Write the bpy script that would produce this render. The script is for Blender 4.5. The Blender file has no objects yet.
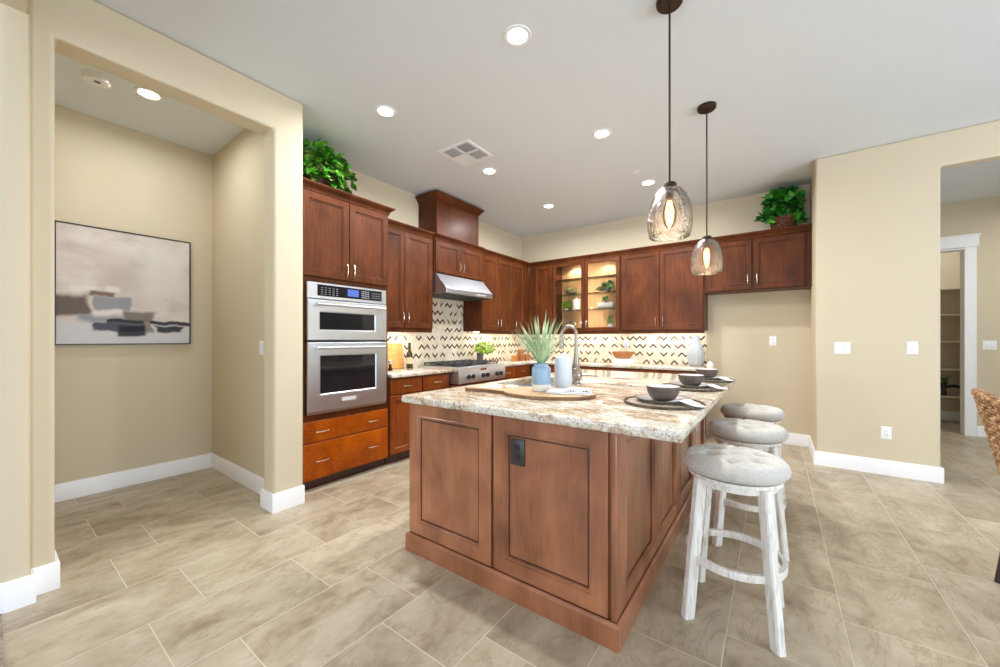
import bpy, bmesh, math, random
from math import sin, cos, pi, radians, sqrt
from mathutils import Vector, Matrix, noise

random.seed(7)
S = bpy.context.scene
C = S.collection

# ------------------------------------------------------------------ camera, world, light, exposure
cam_data = bpy.data.cameras.new('camera')
cam_data.sensor_width = 36.0
cam_data.sensor_fit = 'HORIZONTAL'
cam_data.lens = 13.626
cam_data.shift_y = 0.006
cam_data.clip_start = 0.01
cam = bpy.data.objects.new('camera', cam_data)
C.objects.link(cam)
cam.location = (0, 0, 1.255)
cam.rotation_euler = (radians(90), 0, radians(36.0))
S.camera = cam

S.view_settings.view_transform = 'Standard'
S.view_settings.look = 'None'
S.view_settings.gamma = 1.0
S.view_settings.use_curve_mapping = False
S.view_settings.exposure = 0.12
S.cycles.max_bounces = 8
S.cycles.diffuse_bounces = 5
S.cycles.glossy_bounces = 4
S.cycles.transparent_max_bounces = 16
S.cycles.caustics_reflective = False
S.cycles.caustics_refractive = False
S.cycles.sample_clamp_indirect = 4.0
S.cycles.use_denoising = True

W = bpy.data.worlds.new('daylight')
S.world = W
W.use_nodes = True
W.node_tree.nodes['Background'].inputs[0].default_value = (0.86, 0.93, 1.0, 1)
W.node_tree.nodes['Background'].inputs[1].default_value = 1.0


def area_light(name, loc, direction, sx, sy, power, col, spread=180):
    l = bpy.data.lights.new(name, 'AREA')
    l.shape = 'RECTANGLE'
    l.size, l.size_y = sx, sy
    l.energy = power
    l.color = col
    l.spread = radians(spread)
    o = bpy.data.objects.new(name, l)
    C.objects.link(o)
    o.location = loc
    o.rotation_euler = Vector(direction).to_track_quat('-Z', 'Y').to_euler()
    return o


# daylight entering by the great-room windows behind the camera; the dining side light is an added, unseen fill
area_light('window_daylight', (-0.6, -5.35, 1.55), (0, 1, 0.42), 6.6, 2.5, 258, (0.75, 0.88, 1.05))
area_light('dining_fill', (4.85, 1.2, 1.5), (-1, 0.15, 0.55), 4.4, 2.3, 265, (0.75, 0.88, 1.05))


def lin(r, g, b):
    f = lambda c: (c / 255 / 12.92) if c / 255 <= 0.04045 else ((c / 255 + 0.055) / 1.055) ** 2.4
    return (f(r), f(g), f(b), 1)


# ------------------------------------------------------------------ materials
class NT:
    def __init__(self, name):
        self.m = bpy.data.materials.new(name)
        self.m.use_nodes = True
        self.t = self.m.node_tree
        self.b = self.t.nodes['Principled BSDF']
        self.out = self.t.nodes['Material Output']

    def n(self, kind, **kw):
        x = self.t.nodes.new(kind)
        for k, v in kw.items():
            setattr(x, k, v)
        return x

    def l(self, a, b):
        self.t.links.new(a, b)

    def set(self, x, i, v):
        if hasattr(v, 'is_linked') or isinstance(v, bpy.types.NodeSocket):
            self.l(v, x.inputs[i])
        else:
            x.inputs[i].default_value = v

    def math(self, op, a, b=0.0, c=None):
        x = self.n('ShaderNodeMath', operation=op)
        self.set(x, 0, a)
        self.set(x, 1, b)
        if c is not None:
            self.set(x, 2, c)
        return x.outputs[0]

    def coord(self, kind='Object'):
        return self.n('ShaderNodeTexCoord').outputs[kind]

    def shifted(self, amount=31.0):
        """object coordinates moved by a per-object random, so repeats differ"""
        oi = self.n('ShaderNodeObjectInfo')
        mul = self.math('MULTIPLY', oi.outputs['Random'], amount)
        add = self.n('ShaderNodeVectorMath', operation='ADD')
        self.l(self.coord(), add.inputs[0])
        self.l(mul, add.inputs[1])
        return add.outputs[0]

    def mapping(self, v, scale=(1, 1, 1), rot=(0, 0, 0), loc=(0, 0, 0)):
        x = self.n('ShaderNodeMapping')
        self.l(v, x.inputs[0])
        x.inputs['Scale'].default_value = scale
        x.inputs['Rotation'].default_value = rot
        x.inputs['Location'].default_value = loc
        return x.outputs[0]

    def noise(self, v, scale, detail=3.0, rough=0.5, dist=0.0):
        x = self.n('ShaderNodeTexNoise')
        self.l(v, x.inputs['Vector'])
        x.inputs['Scale'].default_value = scale
        x.inputs['Detail'].default_value = detail
        x.inputs['Roughness'].default_value = rough
        x.inputs['Distortion'].default_value = dist
        return x.outputs[0]

    def ramp(self, f, stops, interp='LINEAR'):
        x = self.n('ShaderNodeValToRGB')
        x.color_ramp.interpolation = interp
        e = x.color_ramp.elements
        while len(e) < len(stops):
            e.new(0.5)
        for k, (p, c) in enumerate(stops):
            e[k].position = p
            e[k].color = c if len(c) == 4 else (*c, 1)
        self.l(f, x.inputs[0])
        return x.outputs[0]

    def mix(self, f, a, b, mode='MIX'):
        x = self.n('ShaderNodeMix', data_type='RGBA', blend_type=mode)
        self.set(x, 0, f)
        self.set(x, 6, a)
        self.set(x, 7, b)
        return x.outputs[2]

    def bump(self, h, strength=0.2, dist=0.01):
        x = self.n('ShaderNodeBump')
        self.l(h, x.inputs['Height'])
        x.inputs['Strength'].default_value = strength
        x.inputs['Distance'].default_value = dist
        self.l(x.outputs[0], self.b.inputs['Normal'])

    def base(self, c, rough=0.5, metal=0.0, spec=0.5):
        self.set(self.b, 'Base Color', c)
        self.set(self.b, 'Roughness', rough)
        self.b.inputs['Metallic'].default_value = metal
        self.b.inputs['Specular IOR Level'].default_value = spec


def simple(name, col, rough=0.5, metal=0.0, spec=0.5, var=0.06, vscale=9.0):
    t = NT(name)
    n = t.noise(t.shifted(), vscale, 3)
    d = tuple(c * (1 - var) for c in col[:3]) + (1,)
    u = tuple(min(1, c * (1 + var)) for c in col[:3]) + (1,)
    t.base(t.ramp(n, [(0.3, d), (0.7, u)]), rough, metal, spec)
    return t.m


def wall_paint(name, col):
    t = NT(name)
    n = t.noise(t.coord(), 260, 2)
    t.base(t.ramp(t.noise(t.coord(), 1.5, 2), [(0.3, tuple(c * 0.985 for c in col[:3])), (0.7, col)]), 0.85, 0, 0.25)
    t.bump(n, 0.06, 0.002)
    return t.m


def wood(name, dark, mid, light, rough=0.32, grain=(16, 16, 1.3), coat=0.25, blotch=0.55, spec=0.5):
    t = NT(name)
    v = t.shifted()
    g = t.noise(t.mapping(v, grain), 3.0, 6, 0.6, 0.6)
    fine = t.noise(t.mapping(v, (90, 90, 3)), 2.0, 3, 0.6)
    bl = t.noise(t.mapping(v, (1, 1, 0.6)), 4.5, 3, 0.5, 0.4)
    f = t.math('ADD', t.math('MULTIPLY', g, 1 - blotch), t.math('MULTIPLY', bl, blotch))
    f = t.math('ADD', f, t.math('MULTIPLY', t.math('SUBTRACT', fine, 0.5), 0.16))
    t.base(t.ramp(f, [(0.34, dark), (0.5, mid), (0.68, light)]), rough, 0, spec)
    t.b.inputs['Coat Weight'].default_value = coat
    t.b.inputs['Coat Roughness'].default_value = 0.18
    t.bump(fine, 0.04, 0.002)
    return t.m


def metal_mat(name, col, rough, brushed=True, axis=(2, 2, 260)):
    t = NT(name)
    v = t.coord()
    n = t.noise(t.mapping(v, axis), 1.5, 2)
    r = t.math('ADD', rough - 0.05, t.math('MULTIPLY', n, 0.1)) if brushed else rough
    t.base(col, r, 1.0)
    return t.m


def emit(name, col, strength):
    t = NT(name)
    t.base(col, 0.5)
    t.b.inputs['Emission Color'].default_value = col
    t.b.inputs['Emission Strength'].default_value = strength
    return t.m


def clear_glass(name, tint=(0.97, 0.985, 0.98, 1), ior=1.35, rough=0.02, bump=None, body=0.0, bodycol=(0.8, 0.8, 0.8, 1)):
    t = NT(name)
    t.t.nodes.remove(t.b)
    tr = t.n('ShaderNodeBsdfTransparent')
    tr.inputs[0].default_value = tint
    gl = t.n('ShaderNodeBsdfGlossy')
    gl.inputs['Roughness'].default_value = rough
    fr = t.n('ShaderNodeFresnel')
    fr.inputs[0].default_value = ior
    mx = t.n('ShaderNodeMixShader')
    t.l(fr.outputs[0], mx.inputs[0])
    t.l(tr.outputs[0], mx.inputs[1])
    t.l(gl.outputs[0], mx.inputs[2])
    last = mx.outputs[0]
    if bump:
        b = t.n('ShaderNodeBump')
        t.l(t.noise(t.coord(), bump[0], 2), b.inputs['Height'])
        b.inputs['Strength'].default_value = bump[1]
        b.inputs['Distance'].default_value = 0.01
        t.l(b.outputs[0], gl.inputs['Normal'])
        t.l(b.outputs[0], fr.inputs['Normal'])
    if body:
        df = t.n('ShaderNodeBsdfTranslucent')
        df.inputs[0].default_value = bodycol
        m2 = t.n('ShaderNodeMixShader')
        m2.inputs[0].default_value = body
        t.l(last, m2.inputs[1])
        t.l(df.outputs[0], m2.inputs[2])
        last = m2.outputs[0]
    t.l(last, t.out.inputs[0])
    return t.m


def granite(name):
    t = NT(name)
    v = t.coord()
    warp = t.n('ShaderNodeTexNoise')
    t.l(v, warp.inputs['Vector'])
    warp.inputs['Scale'].default_value = 3.0
    warp.inputs['Detail'].default_value = 4
    wm = t.n('ShaderNodeVectorMath', operation='MULTIPLY_ADD')
    t.l(warp.outputs['Color'], wm.inputs[0])
    wm.inputs[1].default_value = (0.25, 0.25, 0.25)
    t.l(v, wm.inputs[2])
    w = wm.outputs[0]
    big = t.noise(t.mapping(w, (1.2, 3.2, 2), (0, 0, 0.5)), 2.6, 5, 0.6)
    med = t.noise(t.mapping(w, (1.0, 2.6, 2), (0, 0, 0.5)), 9, 5, 0.65)
    fine = t.noise(v, 70, 3, 0.6)
    speck = t.noise(v, 170, 2, 0.5)
    c = t.ramp(big, [(0.30, lin(222, 213, 196)), (0.45, lin(232, 225, 211)), (0.58, lin(208, 182, 146)), (0.72, lin(236, 231, 220))])
    vein = t.ramp(med, [(0.40, (0, 0, 0)), (0.455, (1, 1, 1)), (0.475, (1, 1, 1)), (0.53, (0, 0, 0))])
    vm = t.math('MULTIPLY', vein, t.ramp(big, [(0.42, (0.1, 0.1, 0.1)), (0.60, (0.85, 0.85, 0.85))]))
    c = t.mix(vm, c, lin(120, 82, 52))
    c = t.mix(t.math('MULTIPLY', t.ramp(fine, [(0.38, (1, 1, 1)), (0.47, (0, 0, 0))]), 0.6), c, lin(150, 124, 96))
    c = t.mix(t.math('MULTIPLY', t.ramp(speck, [(0.32, (1, 1, 1)), (0.38, (0, 0, 0))]), 0.85), c, lin(70, 58, 50))
    c = t.mix(t.math('MULTIPLY', t.ramp(speck, [(0.64, (0, 0, 0)), (0.72, (1, 1, 1))]), 0.6), c, lin(246, 243, 238))
    t.base(c, 0.07)
    return t.m


def floor_tile(name):
    t = NT(name)
    co = t.coord()
    sp = t.n('ShaderNodeSeparateXYZ')
    t.l(co, sp.inputs[0])
    PX, PY, G = 0.414, 0.610, 0.0023
    tx = t.math('DIVIDE', t.math('ADD', sp.outputs[0], 3.065), PX)
    col = t.math('FLOOR', tx)
    odd = t.math('FLOORED_MODULO', col, 2.0)
    yo = t.math('SUBTRACT', 0.44, t.math('MULTIPLY', odd, 0.405))
    ty = t.math('DIVIDE', t.math('SUBTRACT', sp.outputs[1], yo), PY)
    row = t.math('FLOOR', ty)
    fx = t.math('MULTIPLY', t.math('FRACT', tx), PX)
    fy = t.math('MULTIPLY', t.math('FRACT', ty), PY)
    e = t.math('MINIMUM', t.math('MINIMUM', fx, t.math('SUBTRACT', PX, fx)), t.math('MINIMUM', fy, t.math('SUBTRACT', PY, fy)))
    grout = t.math('LESS_THAN', e, G)
    cid = t.n('ShaderNodeCombineXYZ')
    t.l(col, cid.inputs[0])
    t.l(row, cid.inputs[1])
    wn = t.n('ShaderNodeTexWhiteNoise')
    t.l(cid.outputs[0], wn.inputs['Vector'])
    off = t.n('ShaderNodeVectorMath', operation='MULTIPLY_ADD')
    t.l(wn.outputs['Color'], off.inputs[0])
    off.inputs[1].default_value = (9, 9, 9)
    t.l(co, off.inputs[2])
    v = off.outputs[0]
    cloud = t.noise(t.mapping(v, (1.7, 1.0, 1), (0, 0, 0.6)), 2.5, 7, 0.66, 0.5)
    vein = t.noise(t.mapping(v, (2.6, 0.9, 1), (0, 0, 0.55)), 1.7, 7, 0.66, 0.9)
    mott = t.noise(v, 16, 4, 0.6)
    c = t.ramp(cloud, [(0.30, lin(140, 122, 98)), (0.44, lin(170, 153, 127)), (0.56, lin(186, 171, 146)), (0.72, lin(203, 190, 167))])
    vv = t.ramp(vein, [(0.475, (0, 0, 0)), (0.497, (1, 1, 1)), (0.512, (0, 0, 0))])
    c = t.mix(t.math('MULTIPLY', vv, 0.42), c, lin(132, 108, 82))
    c = t.mix(t.math('MULTIPLY', t.ramp(mott, [(0.42, (0, 0, 0)), (0.62, (1, 1, 1))]), 0.16), c, lin(210, 198, 176))
    tone = t.ramp(wn.outputs['Value'], [(0.0, (0.88, 0.88, 0.88)), (1.0, (1.06, 1.06, 1.05))])
    c = t.mix(1.0, c, tone, 'MULTIPLY')
    c = t.mix(grout, c, lin(204, 193, 174))
    t.base(c, t.math('ADD', 0.30, t.math('MULTIPLY', cloud, 0.18)), 0, 0.45)
    h = t.math('SUBTRACT', t.math('MINIMUM', t.math('DIVIDE', e, 0.006), 1.0), t.math('MULTIPLY', vv, 0.08))
    t.bump(h, 0.35, 0.002)
    return t.m


def chevron_tile(name):
    """cream mosaic with rows of broken dark chevrons"""
    t = NT(name)
    co = t.coord()
    sp = t.n('ShaderNodeSeparateXYZ')
    t.l(co, sp.inputs[0])
    u = t.math('ADD', sp.outputs[0], sp.outputs[1])
    P, HR = 0.094, 0.113
    tri = t.math('ABSOLUTE', t.math('SUBTRACT', t.math('FRACT', t.math('DIVIDE', u, P)), 0.5))
    zz = t.math('ADD', t.math('DIVIDE', t.math('SUBTRACT', sp.outputs[2], 0.90), HR), t.math('MULTIPLY', tri, 0.82))
    row = t.math('FLOOR', zz)
    fz = t.math('FRACT', zz)
    seg = t.math('FLOOR', t.math('DIVIDE', u, P / 2))
    cid = t.n('ShaderNodeCombineXYZ')
    t.l(row, cid.inputs[0])
    t.l(seg, cid.inputs[1])
    wn = t.n('ShaderNodeTexWhiteNoise')
    t.l(cid.outputs[0], wn.inputs['Vector'])
    band = t.math('LESS_THAN', t.math('ABSOLUTE', t.math('SUBTRACT', fz, 0.5)), 0.135)
    on = t.math('GREATER_THAN', wn.outputs['Value'], 0.38)
    dark = t.math('MULTIPLY', band, on)
    sub = t.math('FLOOR', t.math('MULTIPLY', fz, 5.0))
    cid2 = t.n('ShaderNodeCombineXYZ')
    t.l(seg, cid2.inputs[0])
    t.l(sub, cid2.inputs[1])
    t.l(row, cid2.inputs[2])
    w2 = t.n('ShaderNodeTexWhiteNoise')
    t.l(cid2.outputs[0], w2.inputs['Vector'])
    cream = t.ramp(w2.outputs['Value'], [(0.0, lin(222, 206, 178)), (0.4, lin(232, 220, 196)), (1.0, lin(240, 231, 211))])
    joint = t.math('LESS_THAN', t.math('FRACT', t.math('MULTIPLY', fz, 5.0)), 0.10)
    cream = t.mix(t.math('MULTIPLY', joint, 0.6), cream, lin(205, 190, 164))
    brown = t.ramp(w2.outputs['Value'], [(0.0, lin(52, 36, 28)), (0.6, lin(86, 62, 46)), (1.0, lin(120, 92, 66))])
    t.base(t.mix(dark, cream, brown), 0.22)
    return t.m


def painting_mat(name):
    """generic abstract: warm greige sky, a dark broken horizon, pale foreground"""
    t = NT(name)
    co = t.coord()
    wob = t.n('ShaderNodeTexNoise')
    t.l(co, wob.inputs['Vector'])
    wob.inputs['Scale'].default_value = 7
    wob.inputs['Detail'].default_value = 5
    ma = t.n('ShaderNodeVectorMath', operation='MULTIPLY_ADD')
    sb = t.n('ShaderNodeVectorMath', operation='SUBTRACT')
    t.l(wob.outputs['Color'], sb.inputs[0])
    sb.inputs[1].default_value = (0.5, 0.5, 0.5)
    t.l(sb.outputs[0], ma.inputs[0])
    ma.inputs[1].default_value = (0, 0.13, 0.075)
    t.l(co, ma.inputs[2])
    sp = t.n('ShaderNodeSeparateXYZ')
    t.l(ma.outputs[0], sp.inputs[0])
    U, V = sp.outputs[1], sp.outputs[2]
    streak = t.noise(t.mapping(co, (1, 1.5, 2.6)), 2.6, 4, 0.55, 0.4)
    c = t.ramp(streak, [(0.3, lin(196, 184, 174)), (0.5, lin(212, 202, 193)), (0.7, lin(222, 215, 207))])

    def box(u0, u1, v0, v1, col, a=1.0, soft=0.012):
        nonlocal c
        def edge(x, lo, hi):
            m = t.n('ShaderNodeMapRange', interpolation_type='SMOOTHSTEP')
            t.l(x, m.inputs[0])
            m.inputs[1].default_value = lo
            m.inputs[2].default_value = hi
            return m.outputs[0]
        f = t.math('MULTIPLY', edge(U, u0 - soft, u0 + soft), t.math('SUBTRACT', 1, edge(U, u1 - soft, u1 + soft)))
        g = t.math('MULTIPLY', edge(V, v0 - soft, v0 + soft), t.math('SUBTRACT', 1, edge(V, v1 - soft, v1 + soft)))
        c = t.mix(t.math('MULTIPLY', t.math('MULTIPLY', f, g), a), c, col)
    # canvas: u 0 (left) .. 0.80 (right), v 0 (bottom) .. 0.92 (top)
    box(0.25, 0.62, 0.42, 0.72, lin(186, 170, 160), 0.55, 0.10)
    box(0.48, 0.78, 0.38, 0.85, lin(220, 216, 208), 0.8, 0.08)
    box(-0.1, 0.9, -0.1, 0.17, lin(206, 206, 208), 1.0, 0.03)
    box(0.08, 0.20, 0.42, 0.46, lin(228, 222, 214), 0.9)
    box(0.26, 0.34, 0.43, 0.48, lin(226, 220, 212), 0.8)
    box(-0.05, 0.17, 0.22, 0.39, lin(112, 100, 94), 1.0, 0.02)
    box(0.18, 0.31, 0.38, 0.42, lin(116, 88, 80), 0.9)
    box(0.20, 0.40, 0.275, 0.38, lin(150, 152, 156), 1.0)
    box(0.18, 0.55, 0.24, 0.27, lin(226, 222, 218), 0.9, 0.02)
    box(0.12, 0.36, 0.17, 0.225, lin(142, 146, 156), 0.9, 0.02)
    box(0.36, 0.57, 0.19, 0.275, lin(124, 116, 106), 0.95, 0.015)
    box(0.28, 0.95, 0.165, 0.203, lin(46, 48, 58), 0.95, 0.008)
    box(0.20, 0.54, 0.105, 0.170, lin(70, 74, 88), 0.95)
    box(0.34, 0.50, 0.06, 0.15, lin(44, 46, 54), 0.95)
    box(0.57, 0.76, 0.095, 0.155, lin(46, 48, 56), 0.95)
    box(0.49, 0.55, 0.09, 0.20, lin(150, 136, 128), 0.85)
    t.base(c, 0.7, 0, 0.2)
    t.bump(streak, 0.15, 0.003)
    return t.m


def fabric(name, c0, c1, scale=220):
    t = NT(name)
    v = t.shifted()
    w1 = t.noise(t.mapping(v, (1, 0.15, 1)), scale, 2)
    w2 = t.noise(t.mapping(v, (0.15, 1, 1)), scale, 2)
    f = t.math('MULTIPLY', t.math('ADD', w1, w2), 0.5)
    t.base(t.ramp(f, [(0.38, c0), (0.62, c1)]), 0.95, 0, 0.1)
    t.b.inputs['Sheen Weight'].default_value = 0.25
    t.bump(f, 0.25, 0.002)
    return t.m


def whitewash(name):
    t = NT(name)
    v = t.shifted()
    g = t.noise(t.mapping(v, (30, 30, 3.5)), 2.4, 5, 0.65, 0.5)
    t.base(t.ramp(g, [(0.28, lin(186, 177, 163)), (0.44, lin(218, 212, 202)), (0.55, lin(232, 229, 222))]), 0.65, 0, 0.3)
    t.bump(g, 0.15, 0.002)
    return t.m


def leafmat(name, dark, mid, light, scale=26, rough=0.4):
    t = NT(name)
    n = t.noise(t.coord(), scale, 2)
    t.base(t.ramp(n, [(0.32, dark), (0.5, mid), (0.68, light)]), rough, 0, 0.4)
    return t.m


def wickermat(name, dark, mid, light):
    t = NT(name)
    n = t.noise(t.shifted(), 55, 3, 0.6)
    t.base(t.ramp(n, [(0.32, dark), (0.5, mid), (0.66, light)]), 0.6, 0, 0.3)
    t.bump(t.noise(t.coord(), 180, 2), 0.2, 0.002)
    return t.m


M_WALL = wall_paint('tan wall paint', lin(211, 198, 171))
M_CEIL = wall_paint('ceiling paint', lin(225, 231, 237))
M_TRIM = simple('white trim paint', lin(240, 240, 240), 0.4, var=0.01)
M_FLOOR = floor_tile('stone floor tile')
M_CARPET = fabric('brown carpet', lin(120, 104, 88), lin(164, 148, 130), 90)
M_CHERRY = wood('cherry cabinet wood', lin(68, 33, 14), lin(88, 45, 20), lin(112, 59, 27), coat=0.02, spec=0.18, rough=0.38)
M_DRAWER = wood('amber drawer wood', lin(126, 54, 1), lin(164, 76, 2), lin(190, 96, 6), grain=(16, 1.3, 16), coat=0.04, spec=0.2, rough=0.38)
M_BASEF = wood('russet base cabinet wood', lin(100, 46, 12), lin(126, 60, 18), lin(148, 76, 28), coat=0.04, spec=0.22, rough=0.38)
M_ISLAND = wood('island cherry wood', lin(122, 72, 44), lin(152, 94, 62), lin(178, 116, 78), rough=0.36, coat=0.7, blotch=0.8)
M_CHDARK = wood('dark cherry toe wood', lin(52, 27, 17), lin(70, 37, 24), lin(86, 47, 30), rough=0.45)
M_CABIN = wood('cabinet interior wood', lin(164, 118, 76), lin(190, 144, 98), lin(208, 166, 118), coat=0.0, rough=0.5)
M_GRAN = granite('cream granite')
M_CHEV = chevron_tile('chevron mosaic')
M_STEEL = metal_mat('brushed stainless steel', (0.64, 0.68, 0.72, 1), 0.36, True, (6, 6, 120))
M_STEELV = metal_mat('satin steel', (0.72, 0.75, 0.78, 1), 0.28, False)
M_NICKEL = metal_mat('champagne nickel', (0.78, 0.68, 0.56, 1), 0.24, False)
M_FAUCET = metal_mat('brushed nickel faucet', (0.33, 0.295, 0.25, 1), 0.32, False)
M_BLACK = simple('black enamel', (0.02, 0.02, 0.022, 1), 0.3, var=0.1)
M_IRON = simple('cast iron', (0.035, 0.036, 0.04, 1), 0.55, var=0.15)
M_OVGLASS = simple('black oven glass', (0.012, 0.012, 0.014, 1), 0.04, var=0.1)
M_DISPLAY = emit('oven display', lin(62, 84, 160), 0.35)
M_LABEL = simple('control printing grey', lin(150, 154, 160), 0.5, var=0.02)
M_BRONZE = simple('oil rubbed bronze', lin(58, 44, 34), 0.4, 0.6, var=0.15)
M_WHITEPL = simple('white plastic', lin(240, 240, 238), 0.35, var=0.01)
M_GREYPL = simple('grey slot', lin(120, 120, 118), 0.5, var=0.02)
M_DARKPL = simple('dark bronze plate', lin(54, 50, 48), 0.4, var=0.08)
M_LENS = emit('downlight lens', (1.0, 0.93, 0.82, 1), 14)
M_BAR = emit('light strip', (1.0, 0.86, 0.66, 1), 6)
M_SEAT = fabric('linen seat fabric', lin(186, 182, 174), lin(210, 206, 197), 230)
M_BTN = fabric('seat button fabric', lin(160, 154, 146), lin(182, 176, 168), 230)
M_WWASH = whitewash('whitewashed wood')
M_GREYBOWL = simple('taupe stoneware', lin(88, 76, 68), 0.35, var=0.14, vscale=30)
M_BOWLIN = simple('pale glaze', lin(224, 224, 222), 0.25, var=0.02)
M_PLATE = simple('grey glazed plate', lin(178, 174, 168), 0.22, var=0.05)
M_PLATERIM = simple('dark plate edge', lin(70, 64, 60), 0.35, var=0.05)
M_MAT = wickermat('woven seagrass', lin(134, 118, 96), lin(186, 172, 148), lin(220, 210, 192))
M_MATDK = wickermat('dark mat rim', lin(62, 52, 44), lin(84, 72, 60), lin(110, 96, 80))
M_NAPKIN = fabric('white linen', lin(226, 228, 230), lin(242, 243, 244), 160)
M_BOARD = wood('pale serving board', lin(160, 122, 82), lin(190, 152, 108), lin(212, 178, 134), rough=0.5, grain=(1.6, 14, 14), coat=0.0)
M_BARK = wood('board edge bark', lin(92, 66, 46), lin(124, 92, 64), lin(150, 116, 84), rough=0.7, coat=0)
M_VBLUE = simple('blue grey glaze', lin(138, 166, 190), 0.35, var=0.05)
M_VWHITE = simple('raw pale clay', lin(226, 220, 208), 0.6, var=0.03)
M_WBOTTLE = simple('white ceramic', lin(206, 214, 224), 0.35, var=0.02)
M_YUCCA = leafmat('grey green blades', lin(120, 154, 122), lin(164, 190, 148), lin(208, 220, 176), 9, 0.5)
M_IVY = leafmat('ivy leaves', lin(22, 78, 18), lin(58, 138, 32), lin(150, 206, 70), 16)
M_POTHOS = leafmat('dark green leaves', lin(20, 74, 20), lin(46, 128, 40), lin(112, 188, 76), 14)
M_FERN = leafmat('lime leaves', lin(96, 130, 24), lin(140, 172, 44), lin(190, 206, 84), 30)
M_SUCC = leafmat('sage leaves', lin(56, 84, 48), lin(98, 128, 74), lin(150, 172, 104), 40)
M_STEM = simple('brown stem', lin(86, 66, 44), 0.7, var=0.1)
M_BASKET = wickermat('brown wicker basket', lin(58, 34, 26), lin(96, 58, 44), lin(138, 92, 72))
M_CHAIR = wickermat('chair wicker', lin(104, 72, 44), lin(158, 116, 76), lin(206, 174, 132))
M_ESPR = simple('espresso wood', lin(58, 46, 42), 0.45, var=0.12)
M_PAINT = painting_mat('abstract canvas')
M_FRAMEBK = simple('black frame', lin(40, 36, 32), 0.4, var=0.05)
M_CUTB = wood('honey cutting board', lin(188, 134, 70), lin(214, 162, 92), lin(232, 188, 118), rough=0.5, grain=(14, 1.5, 14), coat=0)
M_ACACIA = wood('acacia wood', lin(124, 74, 34), lin(166, 104, 52), lin(190, 130, 72), rough=0.5, grain=(1.5, 14, 14), coat=0)
M_OLIVE = simple('dark olive glass', lin(54, 46, 18), 0.08, var=0.2)
M_AMBERL = simple('kraft label', lin(206, 190, 150), 0.6, var=0.04)
M_RIBVASE = simple('pale grey ceramic', lin(184, 186, 184), 0.5, var=0.03)
M_PAPER = simple('book paper', lin(236, 232, 224), 0.8, var=0.02)
M_BOOKCV = simple('white book cover', lin(230, 234, 236), 0.5, var=0.02)
M_BOOKGR = simple('pale grey book cover', lin(206, 212, 214), 0.5, var=0.02)
M_TOWEL = None
M_POTGREY = simple('dark grey pot', lin(92, 88, 92), 0.45, var=0.08)
M_SHELFGL = clear_glass('shelf glass', (0.93, 0.97, 0.95, 1), 1.35)
M_PANE = clear_glass('cabinet pane', (0.98, 0.985, 0.98, 1), 1.22)
M_PGLASS = clear_glass('seeded pendant glass', (0.992, 0.985, 0.975, 1), 1.33, 0.03, (55, 0.9), 0.012, (1, 0.96, 0.9, 1))
M_BULB = clear_glass('amber bulb glass', (1.0, 0.9, 0.72, 1), 1.3, 0.02)
M_FILA = emit('glowing filament', (1.0, 0.55, 0.16, 1), 8)
M_VENTDK = simple('vent shadow grey', lin(120, 120, 118), 0.7, var=0.02)
M_BADGE = simple('silver badge', lin(214, 214, 214), 0.3, var=0.02)
M_BADGERED = simple('copper badge', lin(128, 70, 50), 0.35, 0.4, var=0.05)
M_SPLIT = simple('ornament black', lin(30, 32, 30), 0.5, var=0.15)


def stripe_towel():
    t = NT('striped towel')
    sp = t.n('ShaderNodeSeparateXYZ')
    t.l(t.coord(), sp.inputs[0])
    f = t.math('FRACT', t.math('MULTIPLY', sp.outputs[1], 46.0))
    s = t.math('LESS_THAN', f, 0.42)
    g = t.math('LESS_THAN', t.math('FRACT', t.math('MULTIPLY', sp.outputs[0], 70.0)), 0.6)
    t.base(t.mix(t.math('MULTIPLY', s, g), lin(236, 236, 234), lin(70, 74, 82)), 0.9, 0, 0.1)
    return t.m


M_TOWEL = stripe_towel()


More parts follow.
